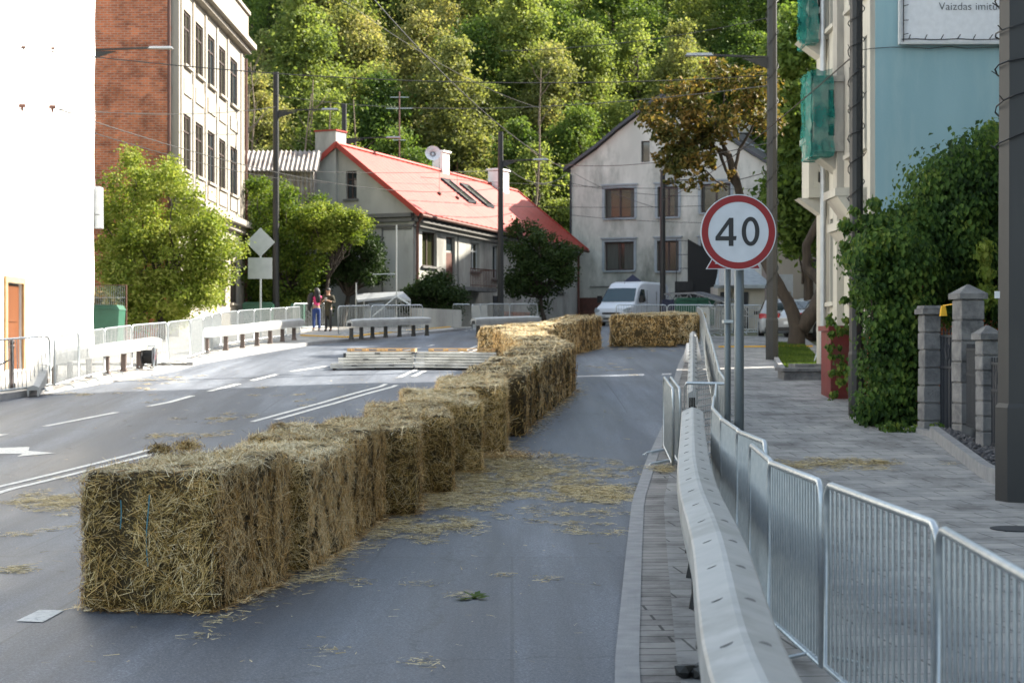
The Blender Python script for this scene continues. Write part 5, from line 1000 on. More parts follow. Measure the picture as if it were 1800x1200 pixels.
ironpanel((6.75, 24.0), (6.9, 19.8), g(22) + .30, g(22) + 1.60, 'dark iron fence panel running behind the thick lamp post')
m = MB(); m.poly([(7.05, 25.95, .1), (6.75, 24.0, 0), (6.9, 17, 0), (7.2, 17, 0), (7.1, 24, 0), (7.3, 25.95, .1)], (0, 0, .52)); tag(build('fence_base_wall', m, 'stone'), 'low concrete base wall under the iron fence', 'wall')
kb = [(6.15, 27.2), (6.50, 26.3), (6.33, 24.5), (6.05, 21.8), (5.9, 17)]; m = MB()
for a, b in zip(kb[1:-1], kb[2:]): m.beam((a[0], a[1], g(a[1]) + .17), (b[0], b[1], g(b[1]) + .17), .13, .20)
m.beam((6.4, 27.3, g(27) + .12), (6.50, 26.3, g(26) + .15), .12, .12); tag(build('bed_edging', m, 'kerb'), 'pale concrete edging along the slate gravel bed', 'edging')
m = MB(); rg_ = random.Random(9)
for _ in range(1100):
    y = rg_.uniform(18, 26.2); x = rg_.uniform(float(np.interp(y, [17, 21.8, 24.5, 26.3], [5.98, 6.12, 6.42, 6.6])), 6.85 if y < 25 else 6.75); m.ico((x, y, g(y) + .19 + rg_.uniform(0, .05)), rg_.uniform(.025, .055), .45, rg_, .7)
tag(build('slate_gravel', m, 'gravel'), 'dark slate gravel filling the bed by the iron fence', 'gravel', kind='stuff')
m = MB(); m.bb((6.05, 32.4, g(33) - .2), (6.55, 33.4, g(33) + 1.35)); m.bb((6.0, 32.35, g(33) + 1.353), (6.6, 33.45, g(33) + 1.45)); m.bb((6.62, 33.4, .5), (7.68, 36.1, g(35) + 1.1)); m.bb((6.61, 33.5, g(35) + 1.103), (7.68, 36.1, g(35) + 1.2)); tag(build('red_plinth', m, 'redwall'), 'dark red painted plinth at the front of the blue building', 'plinth')
m = MB(); m.bb((5.95, 37.3, .6), (7.6, 38.2, g(37) + .30)); m.bb((5.9, 37.25, g(37) + .303), (7.6, 38.3, g(37) + .37)); m.bb((6.35, 38.3, .6), (7.6, 39.2, g(38) + .40)); tag(build('stone_step', m, 'stone'), 'low rough stone step wall left of the red plinth', 'step')
t = thing('folding_rack', 'white tubular folding rack leaning by the red plinth under the tree', 'rack', (*W(1438, 630, 44).xy, g(44)))
p, q = W(1443, 598, 44), W(1428, 645, 44); m = MB()
for dx in (0, .28): m.tube([(p.x + dx, 44, p.z), (q.x + dx, 44, q.z)], .016, 6); m.tube([(p.x + dx, 44.3, p.z - .1), (p.x + dx + .15, 44.0, q.z)], .016, 6)
build('frame', m, 'steel', t); m = MB()
for k in range(4): r_ = p.lerp(q, .1 + k * .27); m.tube([(r_.x, 44, r_.z), (r_.x + .28, 44, r_.z)], .010, 5)
build('rung', m, 'steel', t)
m = MB(); q = G(1788, 929, .1); m.tube([q, q + Vector((0, 0, .006))], .26, 24); tag(build('manhole_cover', m, 'iron'), 'dark round cover set in the pavement by the thick lamp post', 'manhole')
m = MB(); q = G(1218, 1188, .1)
for k in range(7): m.ico(q + Vector((rg_.uniform(-.06, .05), rg_.uniform(-.06, .06), .03)), rg_.uniform(.03, .05), .4, rg_)
tag(build('litter_clump', m, 'cable'), 'dark clump of litter at the foot of the near guardrail', 'litter')

P = np.stack([rg.uniform(0, 1, 9000), rg.uniform(39.6, 54.8, 9000), rg.uniform(0, 1, 9000)], 1); P[:, 0] = np.interp(P[:, 1], XRp[:, 0], XRp[:, 1]) + 2.62 + P[:, 0] * 1.06; P[:, 2] = np.interp(P[:, 1], _Y, _Z) + .14; m = MB(); m.quads(blades(P, np.tile([0, 0, 1.], (9000, 1)), (.05, .12), (.012, .022), 3.0)); tag(build('grass_blades', m, 'leaf_mid'), 'short green grass growing on the verge under the roadside tree', 'grass', kind='stuff')
# ---------------------------------------------------------------- foliage
def leaves(cl, n, size, rng, hang=False, flat_=.0, shell=.55):
    """n leaves spread through a list of ellipsoid clumps (x,y,z,rx,ry,rz)"""
    cl = np.array(cl, float); w_ = (cl[:, 3] * cl[:, 4] * cl[:, 5]) ** (2 / 3); idx = rng.choice(len(cl), n, p=w_ / w_.sum()); u = rng.normal(size=(n, 3)); u /= np.linalg.norm(u, axis=1)[:, None]
    r = shell + (1 - shell) * rng.random((n, 1)) ** .7; r *= 1 + .27 * rng.normal(size=(n, 1)); P = cl[idx, :3] + u * r * cl[idx, 3:]
    if hang: d = np.array([0, -.25, -1.]) + rng.normal(size=(n, 3)) * .38; nn = u * [1, 1, .4] + rng.normal(size=(n, 3)) * .35 + [0, -.4, .25]
    else: nn = u * .35 + rng.normal(size=(n, 3)) * .65 + [0, 0, .40]; d = rng.normal(size=(n, 3))
    nn /= np.linalg.norm(nn, axis=1)[:, None]; d -= (d * nn).sum(1)[:, None] * nn; d /= np.linalg.norm(d, axis=1)[:, None]; s = np.cross(d, nn)
    L = size * (.6 + .8 * rng.random((n, 1))); fold = nn * L * .12
    return np.stack([P - d * L * .5, P + s * L * .34 - d * L * .08 + fold, P + d * L * .5, P - s * L * .34 - d * L * .08 + fold], 1)
def limb(mb, p, q, r0, r1, n=7, wob=.12, k=5, rg=random):
    p, q = Vector(p), Vector(q); L_ = (q - p).length; pts = []; rr = []
    for i in range(k + 1):
        u = i / k; o = Vector((rg.uniform(-1, 1), rg.uniform(-1, 1), rg.uniform(-.3, .3))) * L_ * wob * math.sin(math.pi * u) * .7; pts.append(p.lerp(q, u) + o); rr.append(r0 + (r1 - r0) * u)
    mb.tube(pts, rr, n)
def tree_mesh(seed, H, Rc, low, ncl, nl, size, ragged=1.0):
    rg = random.Random(seed); rn = np.random.default_rng(seed); cl = []; 
    for i in range(ncl):
        u = (i + .5) / ncl; z = low + (H - low) * u; prof = math.sin(math.pi * min(1, (.12 + .88 * u)) ** .8) ** .7; a = rg.uniform(0, 6.28); r = Rc * prof * rg.uniform(.35, .95); s_ = rg.choice([.13, .18, .24, .30]) * rg.uniform(.85, 1.15) * Rc * ragged
        cl.append((r * math.cos(a), r * math.sin(a), z + rg.uniform(-.4, .4), s_ * rg.uniform(.9, 1.5), s_ * rg.uniform(.9, 1.5), s_ * rg.uniform(.55, .95)))
    t = MB(); limb(t, (0, 0, -1.5), (0, 0, low + (H - low) * .35), .24, .15, 8, .03, 5, rg); limb(t, (0, 0, low + (H - low) * .35), (rg.uniform(-.4, .4), 0, H * .93), .15, .03, 6, .05, 5, rg)
    for c in cl[::2]: z = max(low * .6, c[2] - rg.uniform(.8, 2.2)); limb(t, (0, 0, z), c[:3], .06, .015, 5, .1, 4, rg)
    f = MB(); f.quads(leaves(cl, int(nl * .85), size, rn)); f.quads(leaves([(0, 0, (low + H) / 2, Rc * .85, Rc * .85, (H - low) * .48)], int(nl * .15), size, rn, shell=.3)); return t, f
# hill trees
kinds = [(1, 14, 3.6, 3.0, 80, 15000, .25), (2, 11.5, 3.1, 1.6, 70, 13000, .22), (3, 16, 3.0, 4.2, 84, 15000, .25), (4, 10.5, 3.9, 1.0, 74, 14000, .23)]
KM = [tree_mesh(*k) for k in kinds]; protoT = {}
def hilltree(x, y, ki, mi, rot, s_, lab, grp):
    key = (ki, mi); z = hill(x, y) if y > 107 else g(y)
    if key not in protoT:
        t = thing('hill_tree', lab, 'tree', (0, 0, 0), 0, grp); tr, cr = KM[ki]; build('trunk', tr, 'bark', t, smooth=True); build('crown', cr, ['leaf_hill', 'leaf_hill2', 'leaf_hill3'][mi], t); protoT[key] = t
    else: t = dup(protoT[key], (0, 0, 0), 0, lab)
    t.location = (x, y, z - .1); t.rotation_euler = (0, 0, rot); t.scale = (s_, s_, s_); t['group'] = grp
rg = random.Random(21); cnt = {0: 0, 1: 0, 2: 0}; rown = 0
HG = 'trees covering the hillside behind the houses'; KN = ['fresh green', 'yellowing', 'deep green']
for r_, Y in enumerate((106, 111.5, 117, 123, 130, 138, 147, 157)):
    half = Y * .21 + 4; x = -half - 1 + rg.uniform(-1, 1); j = 0; xs = []
    while x < half + 3: xs.append(x); x += rg.uniform(3.4, 4.8) if Y < 125 else rg.uniform(4.2, 5.8)
    for j, x in enumerate(xs):
        yy = Y + rg.uniform(-2, 2); px = 900 + F * x / yy
        if px < 395 or px > 1560: continue
        if r_ == 0 and 1000 < px < 1330: continue
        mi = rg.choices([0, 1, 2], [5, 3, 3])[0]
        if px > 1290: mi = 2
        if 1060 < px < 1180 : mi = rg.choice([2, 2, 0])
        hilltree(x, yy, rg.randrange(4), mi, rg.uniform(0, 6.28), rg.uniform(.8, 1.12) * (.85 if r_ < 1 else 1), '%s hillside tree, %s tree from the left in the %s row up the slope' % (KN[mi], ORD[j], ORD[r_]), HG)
for k_, (px, top_, Y_) in enumerate(((438, 150, 103), (452, 110, 104), (525, 165, 103.5), (545, 140, 105), (562, 180, 104), (640, 175, 104.5), (930, 120, 105))):
    q0 = W(px, 300, Y_); zt_ = W(px, top_, Y_).z; m = MB(); rgt = random.Random(k_ + 50); tp_ = (q0.x + rgt.uniform(-.8, .8), Y_, zt_); limb(m, (q0.x, Y_, g(Y_) - .2), tp_, .13, .03, 7, .03, 6, rgt)
    for _ in range(9):
        u_ = rgt.uniform(.45, .98); p_ = Vector((q0.x, Y_, g(Y_))).lerp(Vector(tp_), u_); limb(m, p_, p_ + Vector((rgt.uniform(-1.8, 1.8), rgt.uniform(-.6, .6), rgt.uniform(.5, 1.9))), .035, .008, 5, .12, 4, rgt)
    tag(build('bare_tree', m, 'barkpale'), 'thin pale bare trunk standing before the hillside, %s from the left' % ORD[k_], 'tree', 'bare trunks in front of the hillside')
# undergrowth on the slope
rn = np.random.default_rng(8); cl = []
for _ in range(520):
    x, y = rn.uniform(-26, 30), rn.uniform(104, 160); cl.append((x, y, hill(x, y) + .5, 1.6, 1.4, .9))
m = MB(); m.quads(leaves(cl, 52000, .30, rn)); tag(build('undergrowth', m, 'leaf_hill'), 'leafy undergrowth covering the slope between the hillside trees', 'undergrowth', kind='stuff')
def shrub(name, lab, cat, cl, n, size, mat, base_, seed, trunk=((0, 0),), hang=False, tr=.12, shell=.5, grp=None, kinks=None):
    rn = np.random.default_rng(seed); rg_ = random.Random(seed); t = thing(name, lab, cat, tuple(base_), 0, grp); f = MB(); f.quads(leaves(cl, n, size, rn, hang, shell=shell)); build('crown', f, mat, t)
    m = MB(); ccx = np.mean([c[0] for c in cl]); ccy = np.mean([c[1] for c in cl]); ccz = np.mean([c[2] for c in cl]); mid_ = Vector((ccx * .6 + base_[0] * .4, ccy * .6 + base_[1] * .4, ccz * .5 + base_[2] * .5))
    limb(m, base_, mid_, tr, tr * .6, 8, .05, 5, rg_)
    for c in cl[:: max(1, len(cl) // 26)]: limb(m, mid_, c[:3], tr * .35, .012, 5, .12, 5, rg_)
    build('trunk', m, 'bark', t, smooth=True); return t
def clumps_px(poly, n, Y, dY, r, seed, rj=.35):
    rn_ = random.Random(seed); xs = [p[0] for p in poly]; ys = [p[1] for p in poly]; out = []
    while len(out) < n:
        x, y = rn_.uniform(min(xs), max(xs)), rn_.uniform(min(ys), max(ys)); ins = False
        for i in range(len(poly)):
            (x1, y1), (x2, y2) = poly[i - 1], poly[i]
            if (y1 > y) != (y2 > y) and x < (x2 - x1) * (y - y1) / (y2 - y1) + x1: ins = not ins
        if not ins: continue
        q = W(x, y, Y + rn_.uniform(-dY, dY)); s_ = r * rn_.uniform(1 - rj, 1 + rj); out.append((q.x, q.y, q.z, s_ * 1.1, s_ * 1.1, s_ * .85))
    return out
P1 = [(175, 560), (178, 480), (172, 400), (180, 330), (215, 300), (228, 270), (245, 300), (285, 310), (300, 285), (315, 320), (335, 345), (385, 390), (415, 440), (400, 490), (375, 540), (340, 560), (270, 570)]
shrub('lime_shrub', 'big sunlit lime green shrub in front of the brick building', 'shrub', clumps_px(P1, 165, 58.5, 1.6, .42, 1) + clumps_px([(222, 300), (230, 262), (240, 300)], 4, 58, .3, .18, 2) + clumps_px([(290, 310), (298, 285), (310, 315)], 4, 58, .3, .18, 3), 46000, .115, 'leaf_lime', Vector((-12.0, 58.5, g(58))), 1, tr=.14)
P2 = [(430, 520), (425, 430), (428, 360), (440, 320), (490, 315), (540, 345), (560, 350), (590, 375), (610, 400), (600, 440), (560, 470), (560, 530), (520, 545), (470, 540)]
shrub('street_tree', 'leafy mid green tree left of the standing people, below the corrugated shed', 'tree', clumps_px(P2, 110, 77, 1.6, .48, 5), 30000, .13, 'leaf_mid', Vector((-9.9, 77, 2.3)), 5, tr=.18)
P2b = [(560, 350), (600, 360), (640, 390), (655, 430), (660, 480), (600, 470), (570, 430)]
shrub('street_tree', 'darker spreading tree overhanging the pavement right of the standing people', 'tree', clumps_px([(570, 490), (600, 400), (640, 400), (658, 440), (668, 485), (650, 495), (610, 492)], 50, 78.5, 1.2, .42, 6), 15000, .125, 'leaf_dark', Vector((-7.9, 78.5, 2.3)), 6, tr=.16)
shrub('street_tree', 'sunlit yellow green tree top behind the standing people', 'tree', clumps_px([(540, 380), (570, 350), (600, 365), (640, 385), (640, 410), (600, 440), (560, 450)], 40, 76, .8, .38, 7), 13000, .115, 'leaf_lime', Vector((-8.6, 76.5, 2.3)), 7, tr=.12)
shrub('low_hedge', 'low shaded hedge behind the barriers and the diamond sign', 'hedge', clumps_px([(430, 560), (430, 500), (520, 480), (560, 490), (580, 520), (560, 560), (500, 560)], 50, 78.6, .8, .45, 17), 8000, .16, 'leaf_dark', Vector((-11, 79, 2.3)), 17, tr=.08)
P3 = [(890, 470), (895, 415), (905, 395), (930, 400), (950, 410), (975, 415), (1005, 430), (1015, 450), (1000, 490), (985, 510), (975, 560), (945, 555), (925, 520), (895, 510)]
shrub('dark_shrub', 'tall dark green shrub in front of the red-roofed house end', 'shrub', clumps_px(P3, 75, 84.5, 1.2, .42, 8) + clumps_px([(900, 400), (905, 380), (912, 400)], 3, 84.5, .2, .15, 9), 15000, .14, 'leaf_dark', Vector((1.6, 84.5, 2.4)), 8, tr=.14)
P4 = [(705, 545), (710, 505), (740, 495), (760, 485), (790, 492), (815, 510), (822, 540), (800, 550), (750, 552)]
shrub('dark_shrub', 'low dark green shrub on the retaining wall below the brown door', 'shrub', clumps_px(P4, 55, 78.5, 1.0, .38, 10), 10000, .13, 'leaf_dark', Vector((-3.6, 78.7, 2.6)), 10, tr=.08)
shrub('dry_reeds', 'rust coloured dry plants beside the wire fence', 'plant', clumps_px([(168, 500), (190, 500), (200, 560), (230, 590), (175, 590)], 14, 53.6, .4, .22, 12), 1800, .12, 'leaf_maple', Vector((-12.2, 53.6, 1.8)), 12, tr=.03)
# maple by the kerb
mp_ = thing('maple_tree', 'roadside tree with rust and yellow leaves and a leaning forked dark trunk', 'tree', tuple(G(1400, 608, .1)))
top = [(1130, 190), (1180, 150), (1215, 125), (1265, 112), (1340, 110), (1352, 150), (1350, 235), (1320, 260), (1290, 245), (1240, 255), (1235, 290), (1190, 295), (1165, 260), (1150, 215)]
cl = clumps_px(top, 64, 53, 1.6, .36, 14) + clumps_px([(1145, 240), (1300, 240), (1285, 320), (1262, 335), (1225, 335), (1180, 325), (1150, 300)], 26, 52.6, .8, .20, 61) + clumps_px([(1125, 190), (1150, 180), (1160, 230), (1140, 215)], 6, 53, .5, .22, 15) + clumps_px([(1150, 290), (1170, 240), (1200, 260), (1190, 300)], 8, 53, .5, .22, 16) + clumps_px([(1225, 300), (1250, 262), (1262, 290), (1240, 312)], 5, 53, .4, .16, 18) + clumps_px([(1350, 240), (1352, 120), (1376, 150), (1368, 230)], 5, 54, .8, .28, 19)
rn = np.random.default_rng(14); m = MB(); m.quads(leaves(cl, 8600, .165, rn, shell=.2)); build('crown', m, 'leaf_maple', mp_)
rg = random.Random(4); m = MB(); b0 = G(1400, 610, .05)
def path(pl, rr, k=9): 
    p_ = [W(*q) for q in pl]; out_ = []; r2 = []
    for i in range(len(p_) - 1):
        for j in range(4): u = j / 4; out_.append(p_[i].lerp(p_[i + 1], u) + Vector((rg.uniform(-.02, .02),) * 3)); r2.append(rr[i] + (rr[i + 1] - rr[i]) * u)
    out_.append(p_[-1]); r2.append(rr[-1]); m.tube(out_, r2, k)
yb = b0.y
path([(1400, 612, yb), (1402, 575, yb), (1385, 530, yb), (1352, 470, yb), (1318, 400, 54), (1300, 340, 53.5), (1290, 305, 53), (1280, 272, 53), (1262, 262, 53)], [.30, .24, .19, .17, .16, .13, .12, .10, .07])
path([(1404, 580, yb), (1432, 545, yb), (1447, 500, yb + .5), (1418, 470, yb + 1), (1418, 430, yb + 1), (1440, 385, yb + 1), (1450, 330, yb + 1), (1430, 260, yb + 1)], [.30, .24, .17, .15, .14, .12, .09, .04])
path([(1283, 275, 53), (1270, 255, 53), (1262, 225, 53), (1240, 190, 53)], [.09, .06, .05, .02]); path([(1300, 338, 53.5), (1275, 300, 53), (1262, 262, 53), (1215, 225, 53), (1180, 215, 53)], [.05, .045, .06, .03, .015])
path([(1292, 300, 53), (1300, 262, 53), (1320, 230, 53), (1340, 180, 53)], [.06, .05, .04, .02]); path([(1262, 262, 53), (1230, 262, 52.8), (1195, 280, 52.6), (1170, 285, 52.6)], [.04, .03, .02, .01]); path([(1278, 335, 53), (1240, 300, 53), (1210, 315, 53)], [.03, .02, .01])
path([(1268, 255, 53), (1268, 215, 53), (1275, 150, 53)], [.05, .03, .015])
build('trunk', m, 'bark', mp_, smooth=True)
m = MB(); m.quads(leaves(clumps_px([(1372, 300), (1376, 60), (1400, 20), (1450, 20), (1450, 450), (1420, 440), (1375, 420)], 70, 60, 1.5, .7, 31), 13000, .24, np.random.default_rng(31), shell=.4))
dt = thing('dark_tree', 'dark green tree filling the gap between the lamp post and the netted balconies', 'tree', (10.6, 60.5, g(60))); build('crown', m, 'leaf_hill3', dt); m = MB(); limb(m, (10.6, 60.5, g(60)), (10.2, 60.5, 8), .2, .12, 8, .02); limb(m, (10.2, 60.5, 8), (10.3, 60.5, 13), .12, .05, 7, .04)
for c in clumps_px([(1376, 430), (1376, 60), (1450, 60), (1450, 450)], 14, 60, 1, .4, 32): limb(m, (10.3, 60.5, max(4, c[2] - 1.5)), c[:3], .05, .015, 5)
build('trunk', m, 'bark', dt)
# creeper on the garden wall
iv = thing('creeper', 'mass of green creeper tumbling over the garden wall beside the blue building', 'creeper', (5.95, 27.6, g(27.6)))
lowp = [(1528, 770), (1532, 690), (1536, 640), (1532, 560), (1522, 500), (1520, 440), (1528, 420), (1560, 400), (1612, 420), (1640, 470), (1612, 545), (1608, 680), (1610, 772), (1560, 776)]
cl = clumps_px(lowp, 150, 28.2, .45, .27, 40)
cl += clumps_px([(1500, 480), (1502, 400), (1510, 372), (1545, 378), (1565, 410), (1530, 450)], 18, 29.6, .4, .20, 41)
cl += clumps_px([(1570, 470), (1575, 400), (1600, 370), (1640, 345), (1660, 310), (1690, 275), (1720, 250), (1745, 240), (1850, 240), (1850, 540), (1600, 540)], 190, 30.2, 1.2, .44, 42) + clumps_px([(1560, 395), (1600, 385), (1640, 340), (1700, 280), (1720, 420), (1620, 540), (1570, 560)], 60, 29.2, .5, .34, 45)
cl += clumps_px([(1560, 778), (1640, 776), (1620, 750), (1560, 745)], 14, 27.2, .2, .14, 43) + clumps_px([(1640, 775), (1672, 775), (1660, 735), (1648, 735)], 6, 26.5, .15, .10, 44)
rn = np.random.default_rng(40); m = MB(); m.quads(leaves(cl, 95000, .092, rn, hang=True, shell=.5)); build('foliage', m, 'leaf_ivy', iv)
m = MB(); m.quads(leaves(clumps_px([(1476, 440), (1482, 380), (1500, 352), (1550, 350), (1568, 385), (1500, 560), (1485, 560)], 16, 29.0, .3, .12, 46) + clumps_px([(1718, 250), (1722, 232), (1745, 228), (1745, 262)], 6, 30.5, .4, .14, 47), 2600, .10, rn, hang=True, shell=.2))
for px in (1462, 1478, 1490): m.quads(leaves(clumps_px([(px - 4, 720), (px - 6, 560), (px + 6, 560), (px + 5, 720)], 12, 32.0, .1, .07, px), 260, .09, rn, hang=True, shell=.2))
build('hanging_shoots', m, 'leaf_ivy', iv)
m = MB(); m.quads(leaves(clumps_px([(1726, 430), (1735, 430), (1742, 540), (1733, 545)], 24, 28.0, .1, .10, 48), 800, .10, rn, hang=True, shell=.2)); build('lime_shoot', m, 'leaf_lime', iv)
m = MB(); rg = random.Random(3)
for _ in range(18): c = cl[rg.randrange(110)]; limb(m, (5.9 + rg.random() * .8, 28.4, g(28)), c[:3], .03, .01, 5, .1, 5, rg)
build('stem', m, 'bark', iv)
gw = tag(build('garden_wall', MB().bb((6.25, 28.6, 0), (6.9, 28.9, 2.9)).bb((6.0, 28.5, 0), (6.25, 28.85, 2.2)).bb((6.9, 31.6, 0), (11.3, 31.9, 4.2)), 'brickwall'), 'brick garden wall almost buried in creeper', 'wall')
# ---------------------------------------------------------------- overhead wires
def wire(pts, lab, r=.014, sag=.25, name='overhead_wire'):
    m = MB(); P_ = []
    for a, b in zip(pts[:-1], pts[1:]):
        a, b = Vector(a), Vector(b); n = 14
        for i in range(n): u = i / n; p = a.lerp(b, u); p.z -= sag * 4 * u * (1 - u); P_.append(p)
    P_.append(Vector(pts[-1])); m.tube(P_, r, 5); return tag(build(name, m, 'cable'), lab, 'wire', 'overhead wires across the street')
w1 = [((-14, 78, 40), (1357, 132, 45.5), 'overhead wire running from the top left across the hill trees to the right', .5), ((-20, 180, 40), (485, 188, 75), 'overhead wire passing the white building to the brick building at mid height', .3),
      ((-20, 172, 38), (605, 322, 85), 'long wire sloping down from the white wall to the red house gable', .5), ((95, 190, 42), (880, 330, 82), 'wire sloping from the insulators on the white wall to the post by the red roof', .9),
      ((485, 168, 75), (1357, 150, 45.5), 'overhead wire spanning the hill trees between two lamp posts', .6), ((485, 300, 75), (880, 300, 82), 'wire level with the red roof ridge', .1), ((605, 300, 85), (1350, 332, 95), 'wire crossing the red roof and the cream house', .3),
      ((605, 350, 85), (1340, 358, 94), 'lower wire crossing both houses at window height', .3), ((880, 284, 82), (1003, 300, 100), 'thick pale cable looping from the post by the red roof to the cream house corner', .9), ((948, 284, 82), (1357, 250, 45.5), 'wire from the lamp arm across the cream house gable', .4),
      ((1003, 322, 99), (1232, 345, 95), 'wire strung across the upper windows of the cream house', .2), ((1003, 378, 99), (1350, 390, 92), 'wire strung below the upper windows of the cream house', .2), ((1010, 305, 98), (1165, 368, 86), 'wire slanting down over the cream house wall to the van post', .2),
      ((640, -20, 60), (1003, 302, 100), 'thick wire falling steeply through the hill trees to the cream house', .8), ((575, -20, 60), (948, 190, 90), 'thin wire falling through the trees at the top centre', .5), ((1400, 20, 60), (880, 90, 60), 'wire across the treetops at the upper right', .3),
      ((1165, 330, 86), (1357, 300, 45.5), 'short wire between the van post and the tall right lamp post', .2), ((1165, 352, 86), (1498, 100, 29.5), 'wire rising from the van post to the cable wrapped pole', .3)]
for a, b, lab, sg_ in w1: wire([W(*a), W(*b)], lab, .013 if 'thick' not in lab else .025, sg_)
for i, (px, py, Y, r_) in enumerate(((39, 186, 41, .075), (92, 188, 41, .075), (41, 83, 41, .045), (93, 85, 41, .045))):
    q = W(px, py, Y); m = MB(); m.tube([q + Vector((-r_, 0, 0)), q + Vector((r_, 0, 0))], r_ * .6, 10); m.tube([q + Vector((0, 0, r_ * .5)), q, q + Vector((0, 0, -r_ * 1.8))], [r_ * .3, r_ * .6, r_ * .3], 8)
    tag(build('insulator', m, 'brown'), '%s dark red insulator on the wire in front of the white wall' % ('lower left', 'lower right', 'upper left', 'upper right')[i], 'insulator')
# ---------------------------------------------------------------- vehicles
def loft(sections, closed=True):
    m = MB(); K = len(sections[0]); vs = [p for s_ in sections for p in s_]
    fs = [(i * K + j, i * K + (j + 1) % K, (i + 1) * K + (j + 1) % K, (i + 1) * K + j) for i in range(len(sections) - 1) for j in range(K)]; fs += [tuple(range(K - 1, -1, -1)), tuple(range((len(sections) - 1) * K, len(sections) * K))]; return m.add(vs, fs)
def wheel(t, x, y, r, wd=.2):
    o = build('wheel', MB().tube([(x - wd / 2, y, r), (x + wd / 2, y, r)], [r, r], 24), 'rubber', t, local=True); s_ = 1 if x > 0 else -1; m = MB(); m.tube([(x + s_ * wd * .48, y, r), (x + s_ * wd * .53, y, r)], r * .66, 18)
    for k in range(5): a = k * 1.2566; m.beam((x + s_ * (wd * .54), y, r), (x + s_ * wd * .54, y + math.cos(a) * r * .62, r + math.sin(a) * r * .62), .03, .06)
    build('rim', m, 'greymetal', o, local=True)
def van(loc, yaw):
    t = thing('delivery_van', 'white high-roofed delivery van parked facing the camera behind the straw bales', 'van', loc, yaw)
    prof = [(.0, .32, .55, .86), (.06, .28, 1.0, .93), (.55, .28, 1.14, .98), (.95, .28, 1.30, 1.0)]    # y, bottom, top, half width
    def sec(y, zb, zt, w_, tw=None):
        tw = tw or w_ * .97; r_ = .10; return [(-w_, y, zb + .08), (-w_, y, (zb + zt) / 2), (-tw, y, zt - r_), (-tw + r_, y, zt), (tw - r_, y, zt), (tw, y, zt - r_), (w_, y, (zb + zt) / 2), (w_, y, zb + .08), (w_ - .1, y, zb), (-w_ + .1, y, zb)]
    S_ = [sec(0, .34, .80, .84), sec(.10, .28, 1.02, .93), sec(.45, .28, 1.16, .98), sec(.85, .28, 1.32, 1.0, .96), sec(1.55, .28, 2.14, 1.02, .84), sec(1.95, .28, 2.40, 1.02, .86), sec(2.5, .28, 2.50, 1.02, .88), sec(5.6, .28, 2.50, 1.02, .88), sec(5.75, .34, 2.44, 1.0, .87)]
    b = build('body', loft(S_), 'vanwhite', t, local=True); bv = b.modifiers.new('b', 'BEVEL'); bv.width = .035; bv.segments = 3; bv.limit_method = 'ANGLE'; bv.angle_limit = R(18); 
    for p in b.data.polygons: p.use_smooth = True
    def ws(u, s_): y = .90 + .64 * u; z = 1.345 + .755 * u; return (s_ * (.90 - .10 * u), y - .028, z + .028)
    m = MB(); m.add([ws(.02, -1), ws(.02, 0), ws(.02, 1), ws(.97, .96), ws(1.0, 0), ws(.97, -.96)], [(0, 1, 2, 3, 4, 5)]); w_ = build('windscreen', m, M['windscreen'], t, local=True)
    m = MB(); m.box((.35, 1.02, 1.42), (.3, .06, .02)); build('paper', m, 'white', w_, local=True); m = MB(); m.beam((-.5, .90, 1.36), (.0, 1.0, 1.44), .02, .02); m.beam((.1, .90, 1.36), (.6, 1.02, 1.46), .02, .02); build('wiper', m, 'black', w_, local=True)
    for s_ in (-1, 1):
        m = MB(); X_ = 1.012 * s_; v = [(X_, 1.28, 1.40), (X_, 2.18, 1.40), (X_ - .09 * s_, 2.18, 2.05), (X_ - .085 * s_, 1.72, 2.05), (X_ - .02 * s_, 1.28, 1.55)]; m.poly(v, (.022 * s_, 0, .004)); build('side_window', m, 'glass', t, local=True)
        m = MB(); m.box((s_ * 1.17, 1.28, 1.52), (.22, .14, .38)); m.beam((s_ * 1.0, 1.32, 1.45), (s_ * 1.12, 1.30, 1.45), .05, .06); build('wing_mirror', m, 'black', t, local=True)
        m = MB(); m.poly([(s_ * .98, .32, 1.06), (s_ * .86, .06, 1.02), (s_ * .62, .07, .90), (s_ * .64, .03, .74), (s_ * .93, .05, .82)], (0, -.03, .01)); build('headlight', m, 'surround', t, local=True)
        for y in (.95, 4.6): wheel(t, s_ * .93, y, .34)
        m = MB(); m.beam((s_ * 1.03, 1.2, .62), (s_ * 1.03, 5.4, .62), .03, .16); m.beam((s_ * 1.024, 2.35, .5), (s_ * 1.024, 2.35, 2.0), .006, .02); m.beam((s_ * 1.024, 3.7, .5), (s_ * 1.024, 3.7, 2.0), .006, .02); build('side_moulding', m, 'black', t, local=True)
    m = MB(); m.box((0, -.03, .50), (1.75, .14, .22)); m.box((0, -.05, .36), (1.3, .08, .08)); build('bumper', m, 'signback', t, local=True)
    m = MB(); m.box((0, .0, .74), (.95, .06, .10)); m.box((0, -.105, .46), (.8, .02, .08)); build('grille', m, 'black', t, local=True)
    m = MB(); m.box((0, -.112, .60), (.52, .012, .11)); build('number_plate', m, 'white', t, local=True)
    m = MB(); m.tube([(0, 1.85, 2.36), (0, 1.7, 2.62)], .01, 5); build('aerial', m, 'black', t, local=True); return t
M['windscreen'] = glassmat('tinted_windscreen', (.015, .045, .06), .05)
v_ = van((W(1074, 0, 86).x, 86, g(86) - .05), R(-26)); v_.scale = (1.0, 1.0, .95)
